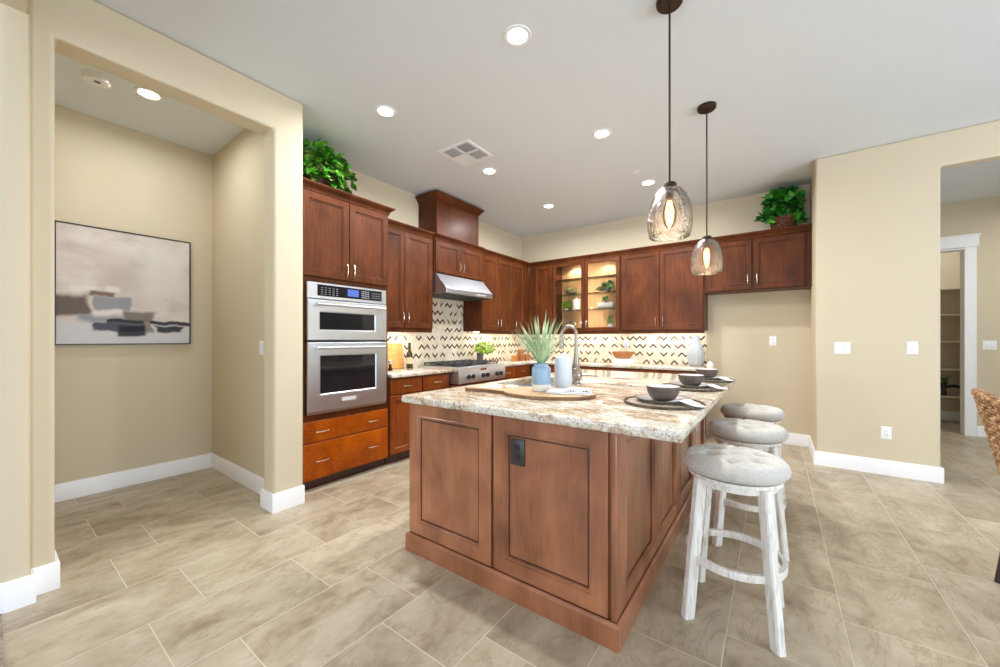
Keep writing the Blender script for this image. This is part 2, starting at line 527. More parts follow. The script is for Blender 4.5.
# ------------------------------------------------------------------ mesh helpers
class MB:
    def __init__(self):
        self.v, self.f = [], []

    def box(self, x0, y0, z0, x1, y1, z1):
        n = len(self.v)
        self.v += [(x0, y0, z0), (x1, y0, z0), (x1, y1, z0), (x0, y1, z0), (x0, y0, z1), (x1, y0, z1), (x1, y1, z1), (x0, y1, z1)]
        self.f += [tuple(n + i for i in q) for q in ((3, 2, 1, 0), (4, 5, 6, 7), (0, 1, 5, 4), (1, 2, 6, 5), (2, 3, 7, 6), (3, 0, 4, 7))]
        return self

    def loft(self, loops, cap0=True, cap1=True, closed=True):
        n0 = len(self.v)
        k = len(loops[0])
        for lp in loops:
            self.v += [tuple(p) for p in lp]
        for i in range(len(loops) - 1):
            a, b = n0 + i * k, n0 + (i + 1) * k
            for j in range(k if closed else k - 1):
                j2 = (j + 1) % k
                self.f.append((a + j, a + j2, b + j2, b + j))
        if cap0:
            self.f.append(tuple(n0 + j for j in reversed(range(k))))
        if cap1:
            self.f.append(tuple(n0 + (len(loops) - 1) * k + j for j in range(k)))
        return self

    def lathe(self, prof, n=32, c=(0, 0, 0), cap0=True, cap1=True, wob=None):
        loops = []
        for r, z in prof:
            lp = []
            for j in range(n):
                a = 2 * pi * j / n
                rr = r if wob is None else r * wob(a, z)
                lp.append((c[0] + rr * cos(a), c[1] + rr * sin(a), c[2] + z))
            loops.append(lp)
        return self.loft(loops, cap0, cap1)

    def tube(self, pts, r, n=8, cap=True, closed=False, flat=None):
        pts = [Vector(p) for p in pts]
        loops = []
        up = None
        m = len(pts)
        for i, p in enumerate(pts):
            if closed:
                d = pts[(i + 1) % m] - pts[i - 1]
            else:
                d = pts[min(i + 1, m - 1)] - pts[max(i - 1, 0)]
            d.normalize()
            if up is None:
                up = Vector((0, 0, 1)) if abs(d.z) < 0.9 else Vector((1, 0, 0))
            s = d.cross(up)
            s.normalize()
            up2 = s.cross(d)
            up2.normalize()
            up = up2
            rr = r[i] if isinstance(r, (list, tuple)) else r
            fa, fb = (rr, rr) if flat is None else (flat[0], flat[1])
            loops.append([p + s * (fa * cos(2 * pi * j / n)) + up2 * (fb * sin(2 * pi * j / n)) for j in range(n)])
        if closed:
            loops.append(loops[0])
            return self.loft(loops, False, False)
        return self.loft(loops, cap, cap)

    def prism(self, poly, f0, f1):
        """poly: 2-D points; f0/f1 map a 2-D point to the two end faces"""
        return self.loft([[f0(*p) for p in poly], [f1(*p) for p in poly]])

    def sweep(self, prof, path, side=1, closed=False):
        """profile (outward, z) along an XY path with mitred corners; outward is to the right of travel (side=1)"""
        P = [Vector((x, y)) for x, y in path]
        m = len(P)
        loops = []
        for i in range(m):
            dirs = []
            if i > 0 or closed:
                dirs.append((P[i] - P[i - 1]).normalized())
            if i < m - 1 or closed:
                dirs.append((P[(i + 1) % m] - P[i]).normalized())
            ns = [Vector((d.y, -d.x)) * side for d in dirs]
            if len(ns) == 2:
                b = ns[0] + ns[1]
                nn = b / (1 + ns[0].dot(ns[1]))
            else:
                nn = ns[0]
            loops.append([(P[i].x + nn.x * o, P[i].y + nn.y * o, z) for o, z in prof])
        if closed:
            loops.append(loops[0])
            return self.loft(loops, False, False)
        return self.loft(loops)

    def rects(self, x0, x1, z0, z1, steps, cap=True):
        """concentric rectangle steps (inset, y) facing -y: a shaker door, a drawer front"""
        loops = []
        for ins, y in steps:
            loops.append([(x0 + ins, y, z0 + ins), (x1 - ins, y, z0 + ins), (x1 - ins, y, z1 - ins), (x0 + ins, y, z1 - ins)])
        return self.loft(loops, True, cap)

    def xform(self, mat, start=0):
        self.v[start:] = [tuple(mat @ Vector(p)) for p in self.v[start:]]
        return self

    def build(self, name, mat, parent=None, bevel=0.0, seg=2, angle=35, smooth=True):
        me = bpy.data.meshes.new(name)
        me.from_pydata([tuple(p) for p in self.v], [], self.f)
        me.materials.append(mat)
        bm = bmesh.new()
        bm.from_mesh(me)
        bmesh.ops.recalc_face_normals(bm, faces=bm.faces)
        bm.to_mesh(me)
        bm.free()
        if smooth:
            for p in me.polygons:
                p.use_smooth = True
            me.set_sharp_from_angle(angle=radians(angle))
        o = bpy.data.objects.new(name, me)
        C.objects.link(o)
        if parent is not None:
            o.parent = parent
        if bevel:
            b = o.modifiers.new('edge', 'BEVEL')
            b.width = bevel
            b.segments = seg
            b.limit_method = 'ANGLE'
            b.angle_limit = radians(40)
        return o


def tag(o, label=None, cat=None, group=None, kind=None):
    if label:
        o['label'] = label
    if cat:
        o['category'] = cat
    if group:
        o['group'] = group
    if kind:
        o['kind'] = kind
    return o


def thing(name, label, cat, loc=(0, 0, 0), rz=0.0, group=None):
    o = bpy.data.objects.new(name, None)
    o.empty_display_size = 0.05
    C.objects.link(o)
    o.location = loc
    o.rotation_euler = (0, 0, rz)
    return tag(o, label, cat, group)


def struct(o):
    return tag(o, kind='structure')


def copy_tree(root, loc, rz=None, label=None):
    r = root.copy()
    C.objects.link(r)
    r.location = loc
    if rz is not None:
        r.rotation_euler = (0, 0, rz)
    if label:
        r['label'] = label

    def rec(src, dst):
        for ch in list(src.children):
            c = ch.copy()
            C.objects.link(c)
            c.parent = dst
            rec(ch, c)
    rec(root, r)
    return r


# ------------------------------------------------------------------ setting
CEIL = 3.07
LX = -3.65       # kitchen left wall
BY = 5.70        # kitchen back wall
struct(MB().box(-6.2, 0.06, -0.12, 7.2, 10.5, 0).build('floor', M_FLOOR))
struct(MB().box(-6.2, -5.6, -0.12, 7.2, 0.06, 0.004).build('floor_carpet', M_CARPET))
struct(MB().box(-6.2, -5.6, CEIL, 7.2, 10.5, CEIL + 0.12).build('ceiling', M_CEIL))

# left wall with the niche opening, one inverted U
U = [(0.14, 0), (0.225, 0), (0.225, 2.783), (1.255, 2.783), (1.255, 0), (1.468, 0), (1.468, CEIL), (0.14, CEIL)]
struct(MB().prism(U, lambda a, b: (-2.935, a, b), lambda a, b: (-3.11, a, b)).build('wall_left', M_WALL, bevel=0.018, seg=4))
struct(MB().box(-4.62, 1.35, 0, -3.09, 1.468, CEIL).build('wall_niche_right', M_WALL))
struct(MB().box(-4.62, 0.02, 0, -4.49, 1.36, CEIL).build('wall_niche_back', M_WALL))
# wall between the rooms with the broad opening the camera looks through
jamb = [(-2.905, 0.03), (-2.893, 0.032), (-2.873, 0.048), (-2.866, 0.062), (-2.865, 0.075), (-2.865, 0.125), (-2.869, 0.138), (-2.882, 0.145), (-6.0, 0.145), (-6.0, 0.03)]
struct(MB().prism(jamb, lambda a, b: (a, b, 0), lambda a, b: (a, b, CEIL)).build('wall_entry', M_WALL))
struct(MB().box(-2.88, 0.03, 2.796, 3.4, 0.145, CEIL).build('wall_entry_header', M_WALL, bevel=0.015, seg=3))
struct(MB().box(3.4, 0.03, 0, 5.4, 0.145, CEIL).build('wall_entry_right', M_WALL))
struct(MB().box(LX - 0.12, 1.468, 0, LX, BY + 0.12, CEIL).build('wall_kitchen_left', M_WALL))
struct(MB().box(LX - 0.12, BY, 0, 0.40, BY + 0.12, CEIL).build('wall_kitchen_back', M_WALL))
# right wall: pier, then the hall opening
UR = [(0.33, 0), (1.173, 0), (1.173, 2.771), (3.3, 2.771), (3.3, 0), (5.4, 0), (5.4, CEIL), (0.33, CEIL)]
struct(MB().prism(UR, lambda a, b: (a, 4.94, b), lambda a, b: (a, 5.06, b)).build('wall_right', M_WALL, bevel=0.015, seg=3))
struct(MB().box(0.33, 5.05, 0, 0.45, BY + 0.12, CEIL).build('wall_alcove_right', M_WALL, bevel=0.004))
# hall beyond, with the pantry doorway
HY = 7.6
UH = [(0.45, 0), (1.02, 0), (1.02, 2.452), (2.021, 2.452), (2.021, 0), (7.0, 0), (7.0, CEIL), (0.45, CEIL)]
struct(MB().prism(UH, lambda a, b: (a, HY, b), lambda a, b: (a, HY + 0.13, b)).build('wall_hall', M_WALL))
struct(MB().box(0.33, 5.82, 0, 0.45, HY + 0.1, CEIL).build('wall_hall_left', M_WALL))
struct(MB().box(0.5, 8.86, 0, 3.2, 8.96, CEIL).build('wall_pantry_back', M_WALL))
struct(MB().box(3.1, HY + 0.13, 0, 3.2, 8.86, CEIL).build('wall_pantry_right', M_WALL))
struct(MB().box(0.5, HY + 0.13, 0, 0.6, 8.86, CEIL).build('wall_pantry_left', M_WALL))
# great room behind the camera: window walls
def window_wall(name, fixed, lo, hi, openings, axis):
    z0, z1 = 0.35, 2.72
    m = MB()
    xs = [lo] + [v for o in openings for v in o] + [hi]
    for i in range(0, len(xs), 2):
        a, b = xs[i], xs[i + 1]
        (m.box(a, fixed - 0.06, 0, b, fixed + 0.06, CEIL) if axis == 'x' else m.box(fixed - 0.06, a, 0, fixed + 0.06, b, CEIL))
    for a, b in openings:
        for za, zb in ((0, z0), (z1, CEIL)):
            (m.box(a, fixed - 0.06, za, b, fixed + 0.06, zb) if axis == 'x' else m.box(fixed - 0.06, a, za, fixed + 0.06, b, zb))
    struct(m.build(name, M_WALL))
window_wall('wall_great_room_rear', -5.5, -6.0, 5.4, [(-4.2, -2.2), (-1.6, 0.4), (1.0, 3.0)], 'x')
struct(MB().box(-6.12, -5.5, 0, -6.0, 0.1, CEIL).build('wall_great_room_left', M_WALL))
window_wall('wall_dining_right', 5.3, -5.5, 5.0, [(-3.6, -1.6), (0.7, 2.3), (2.8, 4.4)], 'y')
struct(MB().box(6.9, 5.0, 0, 7.0, 10.2, CEIL).build('wall_hall_end', M_WALL))

BASE = [(0, 0), (0.016, 0), (0.016, 0.128), (0.011, 0.138), (0, 0.138)]
struct(MB().sweep(BASE, [(-4.49, 0.145), (-4.49, 1.35), (-3.11, 1.35), (-3.11, 1.255), (-2.935, 1.255), (-2.935, 1.470)]).build('baseboard_left', M_TRIM, bevel=0.002))
struct(MB().sweep(BASE, [(-5.9, 0.03), (-2.908, 0.03), (-2.865, 0.073), (-2.865, 0.145), (-2.935, 0.145), (-2.935, 0.225), (-3.11, 0.225)]).build('baseboard_entry', M_TRIM, bevel=0.002))
struct(MB().sweep(BASE, [(-0.69, BY), (0.33, BY), (0.33, 4.94), (1.173, 4.94), (1.173, 5.06)]).build('baseboard_right', M_TRIM, bevel=0.002))
struct(MB().sweep(BASE, [(2.112, HY), (6.9, HY)]).build('baseboard_hall', M_TRIM, bevel=0.002))
struct(MB().sweep(BASE, [(0.6, 8.86), (3.1, 8.86)]).build('baseboard_pantry', M_TRIM, bevel=0.002))
# pantry door casing
m = MB()
m.box(2.008, HY - 0.02, 0, 2.110, HY, 2.46)
m.box(0.888, HY - 0.02, 0, 1.02, HY, 2.46)
m.box(0.865, HY - 0.028, 2.46, 2.131, HY, 2.612)
m.box(0.853, HY - 0.036, 2.600, 2.143, HY, 2.624)
m.box(2.006, HY - 0.018, 0, 2.021, HY + 0.13, 2.452)
m.box(1.02, HY - 0.02, 0, 1.038, HY + 0.13, 2.452)
m.box(1.02, HY - 0.02, 2.434, 2.021, HY + 0.13, 2.452)
struct(m.build('trim_1', M_TRIM, bevel=0.003))
# chevron backsplash on both kitchen walls
m = MB()
m.box(LX, 2.392, 0.914, LX + 0.008, BY, 1.372)
m.box(LX, 3.212, 1.372, LX + 0.008, 4.108, 2.05)
m.box(LX + 0.008, BY - 0.008, 0.914, -0.735, BY, 1.372)
struct(m.build('trim_2', M_CHEV, smooth=False))

# ------------------------------------------------------------------ cabinet parts
R90 = radians(90)


def handle(parent, x, z, vertical=True, y=0.0, L=0.112):
    h = L / 2
    prof = [(-h, 0.0), (-h * 0.96, -0.016), (-h * 0.72, -0.027), (-h * 0.35, -0.031), (0, -0.0325), (h * 0.35, -0.031), (h * 0.72, -0.027), (h * 0.96, -0.016), (h, 0.0)]
    rad = [0.0062, 0.0052, 0.0048, 0.005, 0.0054, 0.005, 0.0048, 0.0052, 0.0062]
    pts = [((x, y + b, z + a) if vertical else (x + a, y + b, z)) for a, b in prof]
    o = MB().tube(pts, rad, 8).build('handle', M_NICKEL, parent)
    o['label'] = 'champagne nickel arched pull'
    return o


def bead(parent, x0, x1, z0, z1, ins, y, w=0.0035, h=0.0025, tf=None):
    m = MB()
    loops = []
    for a, yy in ((ins, y), (ins, y - h), (ins + w, y - h), (ins + w, y)):
        loops.append([(x0 + a, yy, z0 + a), (x1 - a, yy, z0 + a), (x1 - a, yy, z1 - a), (x0 + a, yy, z1 - a)])
    m.loft(loops, False, False)
    if tf:
        m.xform(tf)
    m.build('panel_bead', M_CHDARK, parent)['label'] = 'dark glazed bead around the panel'


def door(parent, x0, x1, z0, z1, mat, pull=None, frame=0.058, glass=False, y=0.0, name='door'):
    steps = [(0, y + 0.021), (0, y + 0.003), (0.003, y), (frame - 0.004, y), (frame, y + 0.003), (frame + 0.003, y + 0.007), (frame + 0.010, y + 0.007), (frame + 0.012, y + 0.013)]
    if glass:
        m = MB()
        loops = []
        for ins, yy in [(frame, y + 0.021), (0, y + 0.021), (0, y + 0.003), (0.003, y), (frame - 0.004, y), (frame, y + 0.004), (frame, y + 0.021)]:
            loops.append([(x0 + ins, yy, z0 + ins), (x1 - ins, yy, z0 + ins), (x1 - ins, yy, z1 - ins), (x0 + ins, yy, z1 - ins)])
        m.loft(loops, False, False)
        d = m.build(name, mat, parent)
        MB().box(x0 + frame, y + 0.010, z0 + frame, x1 - frame, y + 0.013, z1 - frame).build('pane', M_PANE, d)['label'] = 'clear glass pane'
    else:
        d = MB().rects(x0, x1, z0, z1, steps).build(name, mat, parent)
        bead(d, x0, x1, z0, z1, frame + 0.0125, y + 0.0128)
    if pull:
        handle(d, pull[0], pull[1], True, y)
    return d


def drawer(parent, x0, x1, z0, z1, mat, pulls=(), y=0.0):
    d = MB().rects(x0, x1, z0, z1, [(0, y + 0.021), (0, y + 0.006), (0.004, y + 0.002), (0.010, y)]).build('drawer', mat, parent)
    for px in pulls:
        handle(d, px, (z0 + z1) / 2, False, y)
    return d


CROWN = [(0, -0.074), (0.007, -0.074), (0.010, -0.069), (0.007, -0.063), (0.012, -0.063), (0.012, -0.057), (0.016, -0.049), (0.026, -0.034), (0.038, -0.025), (0.038, -0.020), (0.046, -0.020), (0.050, -0.014), (0.054, -0.008), (0.054, 0.0), (0, 0.0)]


def crown(parent, path, top, mat=None, prof=CROWN):
    return MB().sweep([(o, z + top) for o, z in prof], path).build('crown_moulding', mat or M_CHERRY, parent, angle=25)


def light_strip(parent, x0, x1, y, z, power):
    MB().box(x0, y, z - 0.012, x1, y + 0.03, z).build('light_strip', M_BAR, parent)['label'] = 'warm strip light under the cabinet'
    l = bpy.data.lights.new('strip_light', 'AREA')
    l.shape = 'RECTANGLE'
    l.size, l.size_y = x1 - x0, 0.03
    l.energy = power
    l.color = (1.0, 0.91, 0.80)
    o = bpy.data.objects.new('strip_light', l)
    C.objects.link(o)
    o.parent = parent
    o.location = ((x0 + x1) / 2, y + 0.015, z - 0.016)


def upper(name, label, loc, rz, w, d, h, doors, pulls, mat=None, group='upper wall cabinets', strip=0.0, crown_path=None, valance=True, rect_in=0.012):
    """wall cabinet: loc is its lower left front corner; local x runs right along the front"""
    mat = mat or M_CHERRY
    t = thing(name, label, 'cabinet', loc, rz, group)
    m = MB().box(0, 0.022, 0, w, d, h)
    m.build('body', mat, t, bevel=0.002)
    for (x0, x1), p in zip(doors, pulls):
        door(t, x0, x1, 0.014, h - 0.078, mat, (p, 0.014 + 0.115) if p is not None else None)
    if valance:
        MB().box(0.0, 0.022, -0.035, w, 0.040, 0).build('light_rail', mat, t, bevel=0.003)
    crown(t, crown_path or [(0, 0.022), (w, 0.022)], h, mat)
    if strip:
        light_strip(t, 0.08, w - 0.08, 0.18, -0.002, strip)
    return t


# ---- tall oven cabinet
TX = -3.09
TY = 1.482
t = thing('tall_oven_cabinet', 'tall cherry cabinet with two upper doors and two wide drawers around the wall oven', 'cabinet', (TX, TY, 0), R90, 'tall and base cabinets on the oven wall')
tw = 2.385 - TY
m = MB()
m.box(0, 0.022, 0, 0.084, 0.555, 2.50)
m.box(tw - 0.036, 0.022, 0.085, tw, 0.555, 2.50)
m.box(0.084, 0.022, 1.742, tw - 0.036, 0.555, 2.50)
m.box(0.084, 0.022, 0.085, tw - 0.036, 0.555, 0.626)
m.box(0.084, 0.53, 0.626, tw - 0.036, 0.555, 1.742)
m.build('body', M_CHERRY, t, bevel=0.0015)
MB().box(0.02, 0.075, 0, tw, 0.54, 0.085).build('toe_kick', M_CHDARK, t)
door(t, 0.055, 0.470, 1.782, 2.478, M_CHERRY, (0.440, 1.868))
door(t, 0.476, tw - 0.010, 1.782, 2.478, M_CHERRY, (0.507, 1.868))
drawer(t, 0.055, tw - 0.010, 0.400, 0.574, M_DRAWER, (0.215, 0.715))
drawer(t, 0.055, tw - 0.010, 0.092, 0.394, M_DRAWER, (0.215, 0.715))
crown(t, [(0, 0.022), (tw, 0.022), (tw, 0.165)], 2.556)
# ---- double wall oven
ov = thing('wall_oven', 'stainless double wall oven with upper microwave and lower oven', 'oven', (TX, TY + 0.087, 0), R90)
ow = 0.776
MB().box(0.012, 0.025, 0.64, ow - 0.012, 0.52, 1.735).build('oven_case', M_BLACK, ov)
cp = MB().rects(0, ow, 1.598, 1.733, [(0, 0.020), (0, -0.006), (0.004, -0.010)]).build('control_panel', M_STEEL, ov)
MB().box(0.085, -0.012, 1.622, ow - 0.055, -0.0095, 1.716).build('control_glass', M_OVGLASS, cp)['label'] = 'black touch control glass'
MB().box(0.36, -0.0135, 1.640, 0.47, -0.0115, 1.702).build('display', M_DISPLAY, cp)['label'] = 'blue lit clock display'
for kx0, nx, dx, kw, kh, z0, dz, nz in ((0.115, 5, 0.034, 0.018, 0.004, 1.636, 0.018, 4), (0.50, 5, 0.017, 0.010, 0.009, 1.636, 0.018, 4), (0.61, 5, 0.02, 0.014, 0.003, 1.645, 0.02, 3)):
    km = MB()
    for i in range(nx):
        for j in range(nz):
            km.box(kx0 + i * dx, -0.0128, z0 + j * dz, kx0 + i * dx + kw, -0.0118, z0 + j * dz + kh)
    km.build('keypad', M_LABEL, cp)['label'] = 'grey printed touch keys'


def oven_door(name, z0, z1, wx0, wx1, wz0, wz1, hz):
    m = MB()
    loops = []
    def R(x0, x1, a, b, y):
        return [(x0, y, a), (x1, y, a), (x1, y, b), (x0, y, b)]
    loops = [R(0, ow, z0, z1, 0.020), R(0, ow, z0, z1, -0.012), R(0.006, ow - 0.006, z0 + 0.006, z1 - 0.006, -0.018), R(wx0 - 0.008, wx1 + 0.008, wz0 - 0.008, wz1 + 0.008, -0.018), R(wx0, wx1, wz0, wz1, -0.010)]
    d = m.loft(loops, True, True).build(name, M_STEEL, ov)
    MB().box(wx0 + 0.001, -0.0115, wz0 + 0.001, wx1 - 0.001, -0.009, wz1 - 0.001).build('oven_window', M_OVGLASS, d)['label'] = 'black glass oven window'
    hm = MB()
    hm.tube([(0.055, -0.066, hz), (ow - 0.055, -0.066, hz)], 0.0125, 12)
    for x in (0.075, ow - 0.075):
        hm.box(x - 0.018, -0.066, hz - 0.011, x + 0.018, -0.017, hz + 0.011)
    hm.build('oven_handle', M_STEELV, d)['label'] = 'round steel bar handle'
    return d


oven_door('microwave_door', 1.250, 1.590, 0.105, 0.640, 1.338, 1.486, 1.548)
lo = oven_door('oven_door', 0.652, 1.232, 0.110, 0.648, 0.800, 1.118, 1.186)
MB().box(0.30, -0.021, 0.716, 0.44, -0.017, 0.748).build('badge', M_BADGE, lo)['label'] = 'small silver maker plate'
MB().box(0.0, -0.004, 0.632, ow, 0.018, 0.647).build('vent_trim', M_STEELV, ov)

# ---- upper cabinets, left wall (front plane x = UX)
UX, UZ, UH = -3.31, 1.372, 1.153
upper('upper_cabinet', 'two-door upper cabinet between oven tower and range hood', (UX, 2.387, UZ), R90, 0.813, 0.332, UH,
      [(0.008, 0.378), (0.384, 0.803)], [0.345, 0.414], strip=2.6)
t = upper('hood_cabinet', 'short two-door cabinet above the range hood', (UX + 0.03, 3.204, 2.055), R90, 0.905, 0.362, UZ + UH - 2.055,
          [(0.008, 0.449), (0.455, 0.897)], [0.416, 0.488], valance=False)
upper('upper_cabinet', 'two-door upper cabinet right of the range hood', (UX, 4.113, UZ), R90, 0.792, 0.332, UH,
      [(0.010, 0.398), (0.404, 0.784)], [0.360, 0.442], strip=2.6)
upper('upper_cabinet', 'narrow single-door upper cabinet next to the corner', (UX, 4.909, UZ), R90, 0.495, 0.332, UH,
      [(0.008, 0.335)], [0.048], strip=0.8, crown_path=[(0, 0.022), (0.495, 0.022)])
# wood chimney cover above the hood cabinet
t = thing('chimney_cover', 'wooden box rising to the ceiling above the hood cabinet', 'cabinet', (UX - 0.012, 3.268, 2.53), R90)
MB().box(0, 0.0, 0, 0.80, 0.325, 0.47).build('body', M_CHERRY, t, bevel=0.002)
crown(t, [(0, 0.325), (0, 0.0), (0.80, 0.0), (0.80, 0.325)], 0.514, prof=[(0, -0.078), (0.008, -0.078), (0.014, -0.066), (0.034, -0.034), (0.052, -0.018), (0.058, -0.010), (0.058, 0), (0, 0)])
# ---- upper cabinets, back wall (front plane y = UYB)
UYB = 5.385
upper('corner_cabinet', 'blank-fronted corner cabinet left of the glass doors', (-3.328, UYB, UZ), 0, 0.448, 0.31, UH,
      [(0.110, 0.438)], [None], strip=0.9, crown_path=[(0.052, 0.022), (0.448, 0.022)])
upper('upper_cabinet', 'wide two-door upper cabinet right of the glass cabinet', (-1.788, UYB, UZ), 0, 1.066, 0.31, UH,
      [(0.014, 0.526), (0.532, 1.050)], [0.482, 0.576], strip=2.2)
upper('fridge_cabinet', 'short two-door cabinet above the empty fridge alcove', (-0.718, UYB, 1.842), 0, 1.044, 0.31, UZ + UH - 1.842,
      [(0.020, 0.494), (0.508, 0.984)], [0.455, 0.547], valance=False)
# glass-front cabinet
t = thing('glass_cabinet', 'two-door glass-front cabinet lit inside with glass shelves', 'cabinet', (-2.877, UYB, UZ), 0, 'upper wall cabinets')
gw, gd = 1.085, 0.31
m = MB()
m.box(0, 0.022, 0, 0.02, gd, UH)
m.box(gw - 0.02, 0.022, 0, gw, gd, UH)
m.box(0.02, 0.022, UH - 0.06, gw - 0.02, gd, UH)
m.box(0.02, 0.022, 0, gw - 0.02, gd, 0.022)
m.box(0.525, 0.022, 0.022, 0.560, 0.042, UH - 0.06)
m.build('body', M_CHERRY, t, bevel=0.001)
MB().box(0.02, gd - 0.012, 0.022, gw - 0.02, gd - 0.002, UH - 0.06).build('back_panel', M_CABIN, t)
GS = [0.345, 0.59, 0.83]
for zz in GS:
    MB().box(0.022, 0.046, zz - 0.008, gw - 0.022, gd - 0.014, zz).build('shelf', M_SHELFGL, t)['label'] = 'glass shelf'
door(t, 0.010, 0.538, 0.014, UH - 0.078, M_CHERRY, (0.502, 0.115), glass=True, frame=0.05)
door(t, 0.544, gw - 0.010, 0.014, UH - 0.078, M_CHERRY, (0.580, 0.115), glass=True, frame=0.05)
MB().box(0.0, 0.022, -0.035, gw, 0.040, 0).build('light_rail', M_CHERRY, t, bevel=0.003)
crown(t, [(0, 0.022), (gw, 0.022)], UH)
light_strip(t, 0.08, gw - 0.08, 0.18, -0.002, 2.2)
MB().box(0.528, 0.043, 0.03, 0.557, 0.049, UH - 0.07).build('light_strip', M_BAR, t)['label'] = 'added unseen fill strip behind the middle stile'
l = bpy.data.lights.new('cabinet_fill', 'AREA')  # strip and lamp added to brighten the lower bays of the cabinet
l.shape = 'RECTANGLE'
l.size, l.size_y = 0.03, UH - 0.11
l.energy = 3.6
l.color = (1.0, 0.87, 0.68)
o = bpy.data.objects.new('cabinet_fill', l)
C.objects.link(o)
o.parent = t
o.location = (0.5425, 0.051, UH / 2)
o.rotation_euler = (radians(90), 0, 0)
for px in (0.275, 0.81):
    MB().lathe([(0.03, UH - 0.072), (0.03, UH - 0.06)], 20, (px, 0.19, 0)).build('puck_light', M_LENS, t)['label'] = 'small round puck lamp'
    l = bpy.data.lights.new('puck', 'SPOT')
    l.energy = 11
    l.color = (1.0, 0.90, 0.76)
    l.spot_size = radians(150)
    l.spot_blend = 0.6
    l.shadow_soft_size = 0.03
    o = bpy.data.objects.new('puck', l)
    C.objects.link(o)
    o.parent = t
    o.location = (px, 0.20, UH - 0.085)

# ---- range hood
t = thing('range_hood', 'stainless under-cabinet range hood with sloped front', 'range hood', (LX + 0.01, 3.21, 1.806), R90)
hw = 0.893
# local y: 0 at the wall side; the front is at negative y
prof = [(0, 0.245), (-0.365, 0.245), (-0.535, 0.060), (-0.535, 0.004), (-0.525, 0.0), (0, 0.0)]
MB().prism(prof, lambda a, b: (0, a, b), lambda a, b: (hw, a, b)).build('body', M_STEEL, t, bevel=0.004)
MB().box(0.03, -0.50, -0.008, hw - 0.03, -0.06, 0.001).build('filter', M_IRON, t)['label'] = 'dark grease filter'
for i in range(4):
    MB().box(0.55 + i * 0.05, -0.538, 0.018, 0.58 + i * 0.05, -0.534, 0.034).build('button', M_BADGE, t)['label'] = 'silver hood control'

# ---- base cabinets, left wall
BX = -3.085


def basecab(name, label, loc, rz, w, fronts, d=0.56, mat=None, gr='tall and base cabinets on the oven wall', toe=True):
    t = thing(name, label, 'cabinet', loc, rz, gr)
    MB().box(0, 0.022, 0.09, w, d, 0.870).build('body', M_CHERRY, t, bevel=0.0015)
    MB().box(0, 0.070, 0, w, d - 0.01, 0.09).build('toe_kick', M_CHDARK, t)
    for kind, x0, x1, z0, z1, pl in fronts:
        if kind == 'drawer':
            drawer(t, x0, x1, z0, z1, M_BASEF, pl)
        else:
            door(t, x0, x1, z0, z1, M_BASEF, (pl[0], z1 - 0.10) if pl else None)
    return t


basecab('base_cabinet', 'base cabinet with two drawers over doors between oven tower and rangetop', (BX, 2.389, 0), R90, 0.862,
        [('drawer', 0.012, 0.430, 0.700, 0.858, (0.22,)), ('drawer', 0.446, 0.850, 0.700, 0.858, (0.648,)),
         ('door', 0.012, 0.430, 0.105, 0.690, (0.385,)), ('door', 0.446, 0.850, 0.105, 0.690, (0.49,))])
t = thing('rangetop_cabinet', 'low cabinet with wide drawers beneath the rangetop', 'cabinet', (BX, 3.255, 0), R90, 'tall and base cabinets on the oven wall')
MB().box(0, 0.022, 0.09, 0.926, 0.56, 0.725).build('body', M_CHERRY, t, bevel=0.0015)
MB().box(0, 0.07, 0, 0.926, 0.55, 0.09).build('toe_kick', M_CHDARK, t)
drawer(t, 0.012, 0.914, 0.415, 0.712, M_BASEF, (0.25, 0.68))
drawer(t, 0.012, 0.914, 0.105, 0.405, M_BASEF, (0.25, 0.68))
basecab('base_cabinet', 'base cabinet with two small drawers between rangetop and corner', (BX, 4.185, 0), R90, 0.880,
        [('drawer', 0.012, 0.475, 0.700, 0.858, (0.24,)), ('drawer', 0.490, 0.860, 0.700, 0.858, (0.675,)),
         ('door', 0.012, 0.475, 0.105, 0.690, (0.43,)), ('door', 0.490, 0.860, 0.105, 0.690, (0.54,))])
fr = []
xx = 0.02
for i, w in enumerate((0.46, 0.46, 0.46, 0.46, 0.44)):
    fr += [('drawer', xx, xx + w - 0.012, 0.700, 0.858, (xx + w / 2,)), ('door', xx, xx + w - 0.012, 0.105, 0.690, (xx + 0.05,))]
    xx += w
basecab('base_cabinet', 'long run of base cabinets with drawers along the back wall', (-3.06, 5.085, 0), 0, 2.322, fr, d=0.60, gr='base cabinets on the back wall')

# ---- perimeter countertops
EDGE = [(0, 0.874), (0.010, 0.874), (0.014, 0.880), (0.014, 0.904), (0.009, 0.912), (0.0, 0.914)]


